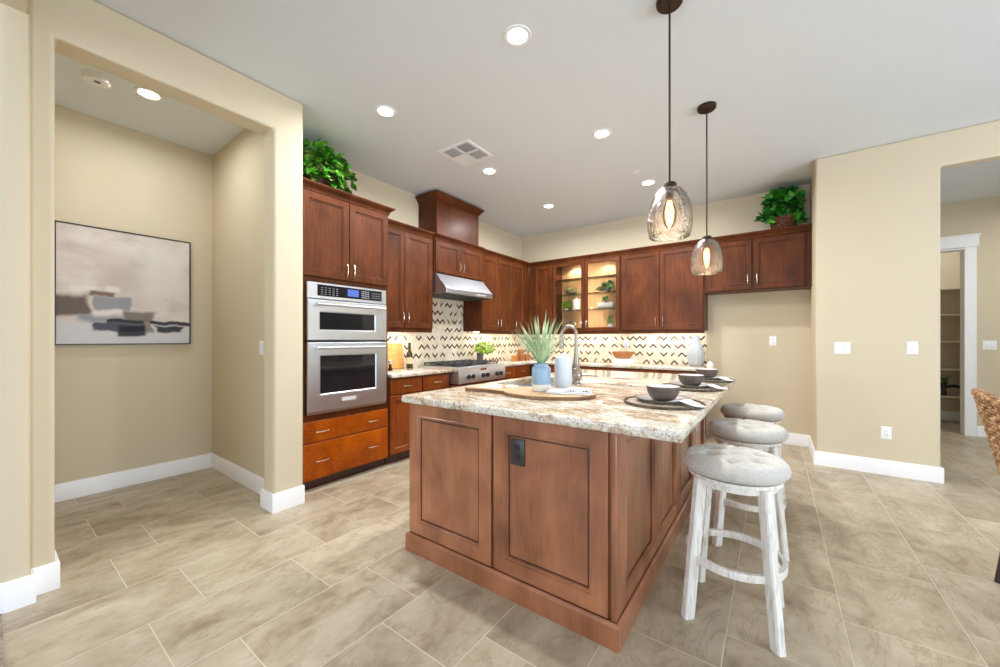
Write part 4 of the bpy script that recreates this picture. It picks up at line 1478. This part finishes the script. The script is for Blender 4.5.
t = thing('smoke_detector', 'white round smoke detector on the niche ceiling', 'smoke detector', (-3.79, 0.478, CEIL))
MB().lathe([(0.055, -0.044), (0.064, -0.040), (0.070, -0.022), (0.072, -0.004), (0.072, 0)], 36).build('body', M_WHITEPL, t)
MB().lathe([(0.004, -0.047), (0.018, -0.047), (0.018, -0.043)], 16, (0.02, 0.0, 0)).build('test_button', M_GREYPL, t)
t = thing('fire_sprinkler', 'flush white sprinkler cover near the back right ceiling light', 'sprinkler', (-1.218, 4.19, CEIL))
MB().lathe([(0.002, -0.006), (0.036, -0.006), (0.040, -0.002), (0.040, 0)], 28).build('cover', M_TRIM, t)
t = thing('fire_sprinkler', 'tiny sprinkler cover on the niche ceiling near its right end', 'sprinkler', (-3.55, 1.04, CEIL))
MB().lathe([(0.002, -0.006), (0.020, -0.006), (0.024, 0)], 24).build('cover', M_TRIM, t)

# ------------------------------------------------------------------ switches and outlets
def wall_plate(name, label, cat, loc, rz, gangs=1, kind='rocker', gr='wall plates'):
    t = thing(name, label, cat, loc, rz, gr)
    w = 0.072 + 0.046 * (gangs - 1)
    MB().rects(-w / 2, w / 2, -0.058, 0.058, [(0, 0.0), (0, -0.003), (0.004, -0.006)]).build('plate', M_WHITEPL, t)
    for g in range(gangs):
        gx = (g - (gangs - 1) / 2) * 0.046
        if kind == 'rocker':
            MB().rects(gx - 0.0165, gx + 0.0165, -0.033, 0.033, [(0, -0.005), (0, -0.0085), (0.003, -0.0105)]).build('rocker', M_TRIM, t)
        else:
            MB().rects(gx - 0.0165, gx + 0.0165, -0.033, 0.033, [(0, -0.005), (0, -0.0075), (0.002, -0.0085)]).build('socket', M_TRIM, t)
            m = MB()
            for zz in (-0.018, 0.018):
                m.box(gx - 0.007, -0.0092, zz - 0.005, gx - 0.0045, -0.008, zz + 0.006)
                m.box(gx + 0.0045, -0.0092, zz - 0.005, gx + 0.007, -0.008, zz + 0.006)
            m.build('slot', M_GREYPL, t)
    return t


wall_plate('light_switch', 'white two-gang switch plate on the right wall beside the alcove', 'light switch', (0.530, 4.94, 1.172), 0, 2)
wall_plate('light_switch', 'white single switch plate near the hall opening', 'light switch', (1.000, 4.94, 1.178), 0, 1)
wall_plate('wall_outlet', 'white outlet low on the right wall above the baseboard', 'outlet', (0.833, 4.94, 0.390), 0, 1, 'outlet')
wall_plate('wall_outlet', 'white outlet on the wall of the empty fridge alcove', 'outlet', (-0.020, BY, 1.237), 0, 1, 'outlet')
wall_plate('light_switch', 'white two-gang switch plate on the hall wall beyond the pantry door', 'light switch', (2.222, HY, 1.182), 0, 2)
wall_plate('light_switch', 'white switch plate on the right wall of the niche', 'light switch', (-3.372, 1.35, 1.186), 0, 1)
t = wall_plate('wall_outlet', 'white outlet with a plug-in on the back wall chevron tiles', 'outlet', (-1.80, BY - 0.008, 1.19), 0, 1, 'outlet')
MB().box(-0.03, -0.042, -0.052, 0.03, -0.0095, 0.012).build('plug', M_WBOTTLE, t, bevel=0.006)

# ------------------------------------------------------------------ painting
PX_, PY0, PY1, PZ0, PZ1 = -4.49, 0.338, 1.172, 1.212, 2.168
t = thing('painting', 'abstract grey and beige canvas with dark strokes in a thin black frame', 'painting', (PX_, PY0, PZ0))
pw, ph = PY1 - PY0, PZ1 - PZ0
fm = MB()
fm.box(0, 0, 0, 0.038, 0.007, ph).box(0, pw - 0.007, 0, 0.038, pw, ph).box(0, 0.007, 0, 0.038, pw - 0.007, 0.007).box(0, 0.007, ph - 0.007, 0.038, pw - 0.007, ph)
fm.box(0, 0.007, 0.007, 0.005, pw - 0.007, ph - 0.007)
fm.build('frame', M_FRAMEBK, t)
c_ = MB().box(0, 0, 0, 0.024, pw - 0.018, ph - 0.018).build('canvas', M_PAINT, t)
c_.location = (0.006, 0.009, 0.009)

# ------------------------------------------------------------------ plants
def leaf(m, p, d, n, L, Wd, kind='heart'):
    """a pointed, folded leaf from p along d, facing n"""
    d = d.normalized()
    s = d.cross(n)
    if s.length < 1e-4:
        s = d.cross(Vector((0.3, 0.2, 1)))
    s.normalize()
    n = s.cross(d)
    if kind == 'heart':
        o = [(0.0, 0.0), (-0.06, 0.30), (0.12, 0.50), (0.40, 0.46), (0.72, 0.24), (1.0, 0.0)]
    elif kind == 'ivy':
        o = [(0.0, 0.0), (-0.05, 0.26), (0.16, 0.58), (0.34, 0.34), (0.58, 0.40), (0.78, 0.15), (1.0, 0.0)]
    else:
        o = [(0.0, 0.0), (0.15, 0.14), (0.4, 0.22), (0.7, 0.16), (1.0, 0.0)]
    k0 = len(m.v)
    mid = []
    for u, w in o:
        droop = -0.22 * u * u
        mid.append(p + d * (u * L) + n * (droop * L))
    for (u, w), c in zip(o, mid):
        m.v.append(tuple(c))
        m.v.append(tuple(c + s * (w * Wd) + n * (w * Wd * 0.28)))
        m.v.append(tuple(c - s * (w * Wd) + n * (w * Wd * 0.28)))
    for i in range(len(o) - 1):
        a, b = k0 + 3 * i, k0 + 3 * (i + 1)
        m.f.append((a, b, b + 1, a + 1))
        m.f.append((a, a + 2, b + 2, b))


def bushy(center, rad, n, L, seed, kind, zmin=None, xlim=None, ylim=None, jitter=0.25):
    r = random.Random(seed)
    m = MB()
    c = Vector(center)
    k = 0
    while k < n:
        v = Vector((r.gauss(0, 1), r.gauss(0, 1), r.gauss(0, 1))).normalized()
        q = r.uniform(0.12, 1.0) ** 0.6
        p = c + Vector((v.x * rad[0], v.y * rad[1], v.z * rad[2])) * q
        l = L * r.uniform(0.7, 1.2)
        d = (v + Vector((r.uniform(-1, 1), r.uniform(-1, 1), r.uniform(-0.9, 0.4))) * 0.8).normalized()
        e = p + d * l
        if zmin is not None and (min(p.z, e.z) - 0.3 * l < zmin):
            continue
        if xlim and not (xlim[0] < min(p.x, e.x) - 0.4 * l and max(p.x, e.x) + 0.4 * l < xlim[1]):
            continue
        if ylim and not (ylim[0] < min(p.y, e.y) - 0.4 * l and max(p.y, e.y) + 0.4 * l < ylim[1]):
            continue
        leaf(m, p, d, (v + Vector((0, 0, 0.7))).normalized(), l, l * 0.95 if kind == 'heart' else l, kind)
        k += 1
    return m


def stems(center, pts, r0=0.003, base=(0, 0, 0)):
    m = MB()
    for q in pts:
        b = Vector(base)
        e = Vector(q)
        mid = (b + e) / 2 + Vector((0, 0, 0.03))
        m.tube([b, mid, e], r0, 5)
    return m


# ivy over the oven cabinet: local z=0 at the cabinet top
t = thing('ivy_plant', 'bushy bright green ivy on top of the tall oven cabinet', 'plant', (-3.36, 1.80, 2.556))
IVT = 2.556
MB().lathe([(0.07, 0), (0.085, 0.01), (0.105, 0.13), (0.11, 0.14), (0.10, 0.14), (0.09, 0.12)], 24).build('pot', M_BASKET, t)
mm = bushy((0.02, 0.02, 0.225), (0.20, 0.30, 0.225), 290, 0.078, 3, 'ivy', 0.004, (-0.27, 0.32), (-0.32, 0.37))
mm.build('foliage', M_IVY, t, angle=80)
r = random.Random(5)
stems(None, [(r.uniform(-0.15, 0.15), r.uniform(-0.2, 0.34), r.uniform(0.15, 0.36)) for _ in range(22)], base=(0, 0, 0.12)).build('stems', M_STEM, t)

t = thing('potted_plant', 'leafy dark green plant in a brown wicker basket above the fridge cabinet', 'plant', (0.085, 5.52, UZ + UH + 0.001))
bk = MB()
for k in range(9):
    rr = 0.105 + 0.028 * (k / 8) ** 0.8
    z = 0.010 + k * 0.0155
    bk.tube([((rr + 0.004 * sin(a * 12 + k * pi)) * cos(a), (rr + 0.004 * sin(a * 12 + k * pi)) * sin(a), z) for a in [2 * pi * i / 72 for i in range(72)]], 0.0088, 6, closed=True)
bk.lathe([(0.01, 0.002), (0.100, 0.002), (0.124, 0.13), (0.01, 0.13)], 24)
bk.build('basket', M_BASKET, t)
mm = bushy((0.01, -0.01, 0.27), (0.20, 0.13, 0.205), 260, 0.095, 21, 'heart', 0.10, (-0.28, 0.243), (-0.2, 0.17))
mm2 = bushy((-0.20, -0.07, 0.13), (0.08, 0.06, 0.075), 26, 0.085, 8, 'heart', 0.03, (-0.34, 0.0), (-0.2, 0.05))
mm3 = bushy((0.16, -0.09, 0.09), (0.06, 0.05, 0.07), 22, 0.075, 9, 'heart', 0.012, (0.02, 0.238), (-0.2, 0.05))
for q in (mm2, mm3):
    n0 = len(mm.v)
    mm.v += q.v
    mm.f += [tuple(i + n0 for i in f) for f in q.f]
mm.build('foliage', M_POTHOS, t, angle=80)
stems(None, [(r.uniform(-0.2, 0.18), r.uniform(-0.08, 0.08), r.uniform(0.2, 0.36)) for _ in range(16)] + [(-0.2, -0.07, 0.13), (0.16, -0.09, 0.1)], base=(0, 0, 0.125)).build('stems', M_STEM, t)

# small potted lime plant behind the rangetop
CT = 0.9145
t = thing('potted_plant', 'small lime green plant in a dark grey pot right of the rangetop', 'plant', (-3.47, 4.285, CT), 0)
MB().lathe([(0.004, 0), (0.040, 0), (0.043, 0.006), (0.050, 0.11), (0.052, 0.145), (0.049, 0.147), (0.045, 0.13)], 28).build('pot', M_POTGREY, t)
mm = bushy((0.03, 0.07, 0.215), (0.13, 0.19, 0.075), 240, 0.06, 31, 'long', 0.10, (-0.16, 0.3), None)
mm.build('foliage', M_FERN, t, angle=80)
stems(None, [(r.uniform(-0.08, 0.08), r.uniform(-0.1, 0.1), r.uniform(0.2, 0.28)) for _ in range(14)], 0.002, (0, 0, 0.12)).build('stems', M_STEM, t)

# ------------------------------------------------------------------ things on the perimeter counter
t = thing('cutting_board', 'honey coloured wooden cutting board leaning on the backsplash by the oven tower', 'cutting board', (-3.575, 2.790, CT), 0)
st = MB()
st.rects(-0.19, 0.19, 0.0, 0.30, [(0.004, 0.022), (0, 0.018), (0, 0.004), (0.004, 0.0)])
st.xform(Matrix.Rotation(R90, 4, 'Z') @ Matrix.Rotation(radians(-7), 4, 'X'))
st.build('board', M_CUTB, t, bevel=0.003)
t = thing('oil_bottle', 'dark olive oil bottle beside the leaning cutting board', 'bottle', (-3.50, 2.995, CT))
MB().lathe([(0.004, 0), (0.034, 0), (0.036, 0.006), (0.036, 0.16), (0.033, 0.18), (0.018, 0.205), (0.014, 0.225), (0.0135, 0.285), (0.015, 0.287), (0.015, 0.295), (0.004, 0.296)], 28).build('glass', M_OLIVE, t)
MB().lathe([(0.0365, 0.055), (0.0365, 0.13)], 28, cap0=False, cap1=False).build('paper_label', M_AMBERL, t)
MB().lathe([(0.0165, 0.268), (0.0165, 0.302), (0.004, 0.304)], 20, cap0=False).build('cap', M_BLACK, t)
t = thing('pepper_mill', 'small dark mill in front of the cutting board', 'pepper mill', (-3.40, 2.640, CT))
MB().lathe([(0.004, 0), (0.024, 0), (0.026, 0.01), (0.018, 0.035), (0.014, 0.055), (0.020, 0.07)], 24).build('base', M_BRONZE, t)
MB().lathe([(0.020, 0.071), (0.027, 0.088), (0.022, 0.108), (0.010, 0.118), (0.005, 0.126), (0.001, 0.128)], 24).build('head', M_STEELV, t)

# wooden blocks near the corner: three little stacks
def block(x, y, z, s, label, rz=0.0):
    t = MB().box(-s / 2, -s / 2, 0, s / 2, s / 2, s).build('wooden_block', M_ACACIA, None, bevel=0.004)
    t.location = (x, y, z)
    t.rotation_euler = (0, 0, rz)
    return tag(t, label, 'wooden block', 'wooden blocks in the counter corner')


block(-3.36, 5.03, CT, 0.085, 'wooden cube at the near end of the blocks in the corner', 0.1)
block(-3.335, 5.15, CT, 0.105, 'larger lower wooden cube in the corner, another on top of it', 0.0)
block(-3.335, 5.15, CT + 0.106, 0.075, 'small wooden cube topping the pile in the corner', 0.25)
block(-3.31, 5.275, CT, 0.10, 'wooden cube at the far end of the blocks in the corner', -0.1)

# books, wooden bowl, vase on the back counter
bx0 = -1.735
for k, (mt_, lab, h) in enumerate(((M_BOOKGR, 'pale grey book at the bottom of the pile under the wooden bowl', 0.030), (M_BOOKCV, 'white book on top of the pile under the wooden bowl', 0.034))):
    t = thing('book', lab, 'book', (bx0, 5.45, CT + (0 if k == 0 else 0.0305)), radians(-2 + 4 * k), 'books under the wooden bowl')
    w, d = 0.15, 0.105
    m = MB()
    m.box(-w, -d, 0, w, d, 0.003).box(-w, -d, h - 0.003, w, d, h).box(-w, -d, 0.003, -w + 0.003, d, h - 0.003)
    m.build('cover', mt_, t)
    MB().box(-w + 0.003, -d + 0.004, 0.003, w - 0.004, d - 0.004, h - 0.003).build('pages', M_PAPER, t)
t = thing('wooden_bowl', 'oblong carved wooden bowl on the white books', 'bowl', (-1.775, 5.45, CT + 0.0655))
def oval(a, b, z, dx=0.0, n=36):
    return [(dx + a * cos(2 * pi * i / n), b * sin(2 * pi * i / n), z) for i in range(n)]
MB().loft([oval(0.09, 0.05, 0), oval(0.115, 0.065, 0.018), oval(0.142, 0.082, 0.055), oval(0.158, 0.09, 0.10), oval(0.148, 0.082, 0.102), oval(0.13, 0.07, 0.055), oval(0.095, 0.05, 0.02), oval(0.01, 0.006, 0.016)]).build('shell', M_ACACIA, t)
t = thing('ribbed_vase', 'large pale ribbed ceramic jug vase at the end of the back counter', 'vase', (-0.823, 5.40, CT))
RV = [(0.004, 0), (0.058, 0), (0.070, 0.006), (0.086, 0.04), (0.097, 0.09), (0.100, 0.14), (0.095, 0.19), (0.083, 0.235), (0.065, 0.268), (0.050, 0.285)]
MB().lathe(RV, 96, wob=lambda a, z: 1 + (0.035 * sin(16 * a + z * 12) if 0.03 < z < 0.27 else 0.0), cap1=False).build('body', M_RIBVASE, t, angle=60)
MB().lathe([(0.050, 0.285), (0.047, 0.298), (0.048, 0.36), (0.053, 0.378), (0.049, 0.380), (0.043, 0.36), (0.042, 0.30), (0.003, 0.29)], 40, cap0=False).build('neck', M_WBOTTLE, t)['label'] = 'smooth white neck'
t = thing('shaker', 'small white knobbed shaker standing behind the farthest bowl on the island', 'shaker', (-0.474, 3.87, IT + 0.0005))
MB().lathe([(0.004, 0), (0.026, 0), (0.028, 0.006), (0.020, 0.03), (0.016, 0.055), (0.021, 0.070)], 24, cap1=False).build('body', M_VWHITE, t)
MB().lathe([(0.021, 0.070), (0.029, 0.092), (0.027, 0.112), (0.016, 0.124), (0.010, 0.132), (0.002, 0.135)], 24, cap0=False).build('top_knob', M_VWHITE, t)

# ------------------------------------------------------------------ things inside the glass cabinet
GX, GY = -2.877, UYB
Z0 = UZ + 0.0222
ZS = [UZ + z + 0.0005 for z in GS]
# shelf 2 left: leaves lying in a low bowl
t = thing('leaf_bowl', 'low dark bowl of sage leaves on the second glass shelf, left door', 'bowl', (GX + 0.25, GY + 0.17, ZS[1]))
MB().lathe([(0.004, 0), (0.04, 0), (0.085, 0.025), (0.095, 0.04), (0.088, 0.04), (0.04, 0.010), (0.004, 0.008)], 28).build('dish', M_POTGREY, t)
bushy((0, 0, 0.055), (0.11, 0.06, 0.03), 44, 0.055, 61, 'long', 0.022, (-0.2, 0.2), (-0.12, 0.1)).build('foliage', M_SUCC, t, angle=80)
# shelf 1 left: round plant and white jar
t = thing('round_plant', 'round lime green plant ball left of the white jar', 'plant', (GX + 0.168, GY + 0.16, ZS[0]))
MB().lathe([(0.004, 0), (0.03, 0), (0.036, 0.03), (0.03, 0.03)], 20).build('pot', M_VWHITE, t)
bushy((0, 0, 0.085), (0.07, 0.07, 0.065), 150, 0.036, 62, 'heart', 0.012, (-0.14, 0.14), (-0.105, 0.11)).build('foliage', M_FERN, t, angle=80)
t = thing('jar', 'tall white lidded jar on the lowest glass shelf', 'jar', (GX + 0.335, GY + 0.17, ZS[0]))
MB().lathe([(0.004, 0), (0.055, 0), (0.058, 0.005), (0.058, 0.150), (0.054, 0.158), (0.004, 0.158)], 32).build('body', M_VWHITE, t)
MB().lathe([(0.060, 0.1585), (0.060, 0.172), (0.02, 0.178), (0.012, 0.186), (0.016, 0.196), (0.004, 0.20)], 28).build('lid', M_VWHITE, t)
# floor of the left half: twisted ring ornament
t = thing('ring_ornament', 'twisted silver ring ornament at the bottom of the left glass door', 'ornament', (GX + 0.25, GY + 0.16, Z0))
MB().lathe([(0.004, 0), (0.035, 0), (0.035, 0.012), (0.012, 0.018), (0.012, 0.03)], 24).build('base', M_STEELV, t)
MB().tube([((0.062 + 0.012 * cos(5 * a)) * cos(a), 0.02 * sin(5 * a), 0.104 + (0.062 + 0.012 * cos(5 * a)) * sin(a)) for a in [2 * pi * i / 80 for i in range(80)]], 0.011, 8, closed=True).build('twisted_ring', M_STEELV, t)
# shelf 2 right: trailing plant
t = thing('trailing_plant', 'spreading green plant on the second glass shelf, right door', 'plant', (GX + 0.80, GY + 0.15, ZS[1]))
MB().lathe([(0.004, 0), (0.038, 0), (0.046, 0.045), (0.040, 0.045)], 20, (0.05, 0, 0)).build('pot', M_POTGREY, t)
q1 = bushy((0.06, 0, 0.10), (0.085, 0.07, 0.06), 120, 0.045, 63, 'heart', 0.03, (-0.2, 0.18), (-0.095, 0.12))
q2 = bushy((-0.07, -0.01, 0.045), (0.07, 0.05, 0.04), 40, 0.04, 64, 'heart', 0.008, (-0.2, 0.18), (-0.095, 0.12))
n0 = len(q1.v)
q1.v += q2.v
q1.f += [tuple(i + n0 for i in f) for f in q2.f]
q1.build('foliage', M_SUCC, t, angle=80)
stems(None, [(-0.07, -0.01, 0.06), (-0.1, 0, 0.05), (0.1, 0, 0.12), (0.06, 0, 0.14)], 0.002, (0.05, 0, 0.04)).build('stems', M_STEM, t)
# shelf 1 right: white cylinder lying, small dark plant on it, and a tiny bowl
t = thing('bolster_vase', 'cream cylinder vase lying on its side on the lowest glass shelf, right door', 'vase', (GX + 0.815, GY + 0.17, ZS[0] + 0.050))
st = MB().lathe([(0.004, -0.12), (0.036, -0.12), (0.047, -0.105), (0.049, 0.0), (0.047, 0.105), (0.036, 0.12), (0.026, 0.122), (0.022, 0.11), (0.004, 0.10)], 32)
st.xform(Matrix.Rotation(R90, 4, 'Y'))
st.build('body', M_VWHITE, t)
t = thing('dark_plant', 'small dark tuft of leaves on top of the lying cream vase', 'plant', (GX + 0.815, GY + 0.17, ZS[0] + 0.0985))
MB().lathe([(0.004, 0.0005), (0.02, 0.001), (0.024, 0.02), (0.004, 0.02)], 16).build('pot', M_POTGREY, t)
bushy((0, 0, 0.05), (0.055, 0.04, 0.03), 46, 0.04, 65, 'long', 0.014, None, (-0.09, 0.09)).build('foliage', M_POTHOS, t, angle=80)
t = thing('cup', 'tiny white cup beside the lying cream vase', 'cup', (GX + 0.60, GY + 0.17, ZS[0]))
MB().lathe([(0.004, 0), (0.018, 0), (0.026, 0.035), (0.022, 0.035), (0.014, 0.006), (0.004, 0.005)], 20).build('shell', M_VWHITE, t)
# floor of the right half: white pot with a small plant, plates
t = thing('potted_plant', 'small succulent in a white pot at the bottom of the right glass door', 'plant', (GX + 0.905, GY + 0.13, Z0))
MB().lathe([(0.004, 0), (0.040, 0), (0.048, 0.09), (0.042, 0.09)], 24).build('pot', M_WHITEPL, t)
bushy((-0.005, 0, 0.145), (0.05, 0.05, 0.055), 90, 0.042, 66, 'long', 0.085, (-0.12, 0.062), (-0.085, 0.1)).build('foliage', M_FERN, t, angle=80)
t = thing('platter', 'white platter lying at the bottom of the right glass door', 'platter', (GX + 0.70, GY + 0.165, Z0))
MB().lathe([(0.004, 0), (0.07, 0), (0.115, 0.014), (0.112, 0.018), (0.068, 0.006), (0.004, 0.005)], 36).build('dish', M_WHITEPL, t)

# ------------------------------------------------------------------ pantry shelves and ornament
for k, (zz, lab) in enumerate(((2.02, 'topmost visible pantry shelf'), (1.632, 'second pantry shelf from the top'), (1.231, 'third pantry shelf from the top'), (0.815, 'fourth pantry shelf from the top'), (0.405, 'lowest pantry shelf under the black ornament'))):
    t = thing('pantry_shelf', lab + ' seen through the doorway', 'shelf', (0.6, 8.5, zz), 0, 'pantry shelves')
    MB().box(0.004, 0, -0.022, 2.494, 0.352, 0).build('board', M_WALL, t, bevel=0.002)
    MB().box(0.004, 0.332, -0.062, 2.494, 0.356, -0.022).build('cleat', M_WALL, t)
t = thing('branch_ornament', 'black branching ornament on the lowest pantry shelf', 'ornament', (2.17, 8.60, 0.4055))
m = MB()
m.tube([(-0.10, 0, 0.0), (-0.095, 0, 0.10), (-0.11, 0.01, 0.19), (-0.09, 0, 0.26)], [0.03, 0.024, 0.04, 0.02], 10)
m.tube([(-0.095, 0, 0.13), (0.0, -0.01, 0.155), (0.09, -0.02, 0.135), (0.17, -0.02, 0.14)], [0.026, 0.024, 0.02, 0.008], 10)
m.tube([(0.06, -0.015, 0.14), (0.09, -0.03, 0.09), (0.07, -0.04, 0.0)], [0.014, 0.010, 0.010], 8)
m.build('branch', M_SPLIT, t)
bushy((-0.10, 0, 0.24), (0.06, 0.05, 0.06), 40, 0.05, 71, 'long', 0.15, None, (-0.09, 0.2)).build('leaves', M_POTHOS, t, angle=80)

# ------------------------------------------------------------------ wicker chair at the right edge
t = thing('wicker_chair', 'brown woven wicker dining chair with a curved high back at the frame edge', 'chair', (1.138, 2.83, 0), radians(-12))
# local: +x is the seat front, the back is at -x
def backpt(a, z):
    """point on the curved back shell: a in -1..1 across, z height"""
    k = (z - 0.42) / 0.58
    half = 0.235 + 0.035 * k
    lean = -0.215 - 0.125 * k
    x = lean + 0.10 * (a * a)
    return Vector((x, a * half, z))
m = MB()
nrow = 30
for i in range(nrow):
    z0 = 0.43 + (0.985 - 0.43) * i / (nrow - 1)
    pts = []
    for j in range(33):
        a = -1 + 2 * j / 32
        zz = z0 - 0.10 * max(0.0, (i / (nrow - 1))) * (abs(a) ** 3)
        p = backpt(a, zz)
        p.x += 0.006 * (1 if (i % 2) else -1) * cos(a * 28)
        pts.append(p)
    m.tube(pts, 0.0115, 6)
m.build('woven_back', M_CHAIR, t)
m = MB()
for j in range(17):
    a = -1 + 2 * j / 16
    m.tube([backpt(a, 0.40 + (0.985 - 0.10 * abs(a) ** 3 - 0.40) * k / 8) for k in range(9)], 0.007, 6)
m.build('stakes', M_CHAIR, t)
top = []
for j in range(33):
    a = -1 + 2 * j / 32
    top.append(backpt(a, 0.992 - 0.10 * abs(a) ** 3))
left = [backpt(-1, 0.42 + (0.892 - 0.42) * k / 10) for k in range(10)]
right = [backpt(1, 0.892 - (0.892 - 0.42) * k / 10) for k in range(1, 11)]
MB().tube(left + top + right, 0.019, 10).build('braided_rim', M_CHAIR, t)
m = MB()
for i in range(22):
    x = -0.21 + 0.44 * i / 21
    m.tube([(x, -0.235 + 0.47 * j / 24, 0.435 + 0.004 * (1 if i % 2 else -1) * cos(j * 1.57)) for j in range(25)], 0.0115, 6)
m.box(-0.21, -0.225, 0.405, 0.225, 0.225, 0.43)
m.build('woven_seat', M_CHAIR, t)
m = MB()
for i in range(4):
    m.tube([(-0.225, -0.245, 0.345 + i * 0.024), (0.24, -0.245, 0.345 + i * 0.024), (0.24, 0.245, 0.345 + i * 0.024), (-0.225, 0.245, 0.345 + i * 0.024)], 0.012, 6, closed=True)
m.build('woven_apron', M_CHAIR, t)
for x, y in ((-0.205, -0.215), (-0.205, 0.215), (0.215, -0.215), (0.215, 0.215)):
    lp = []
    for z, s, dx in ((0, 0.014, -0.05 if x < 0 else 0.0), (0.2, 0.018, -0.022 if x < 0 else 0), (0.41, 0.021, 0)):
        lp.append([(x + dx + u * s, y + v * s, z) for u, v in ((-1, -1), (1, -1), (1, 1), (-1, 1))])
    MB().loft(lp).build('leg', M_ESPR, t, bevel=0.004)
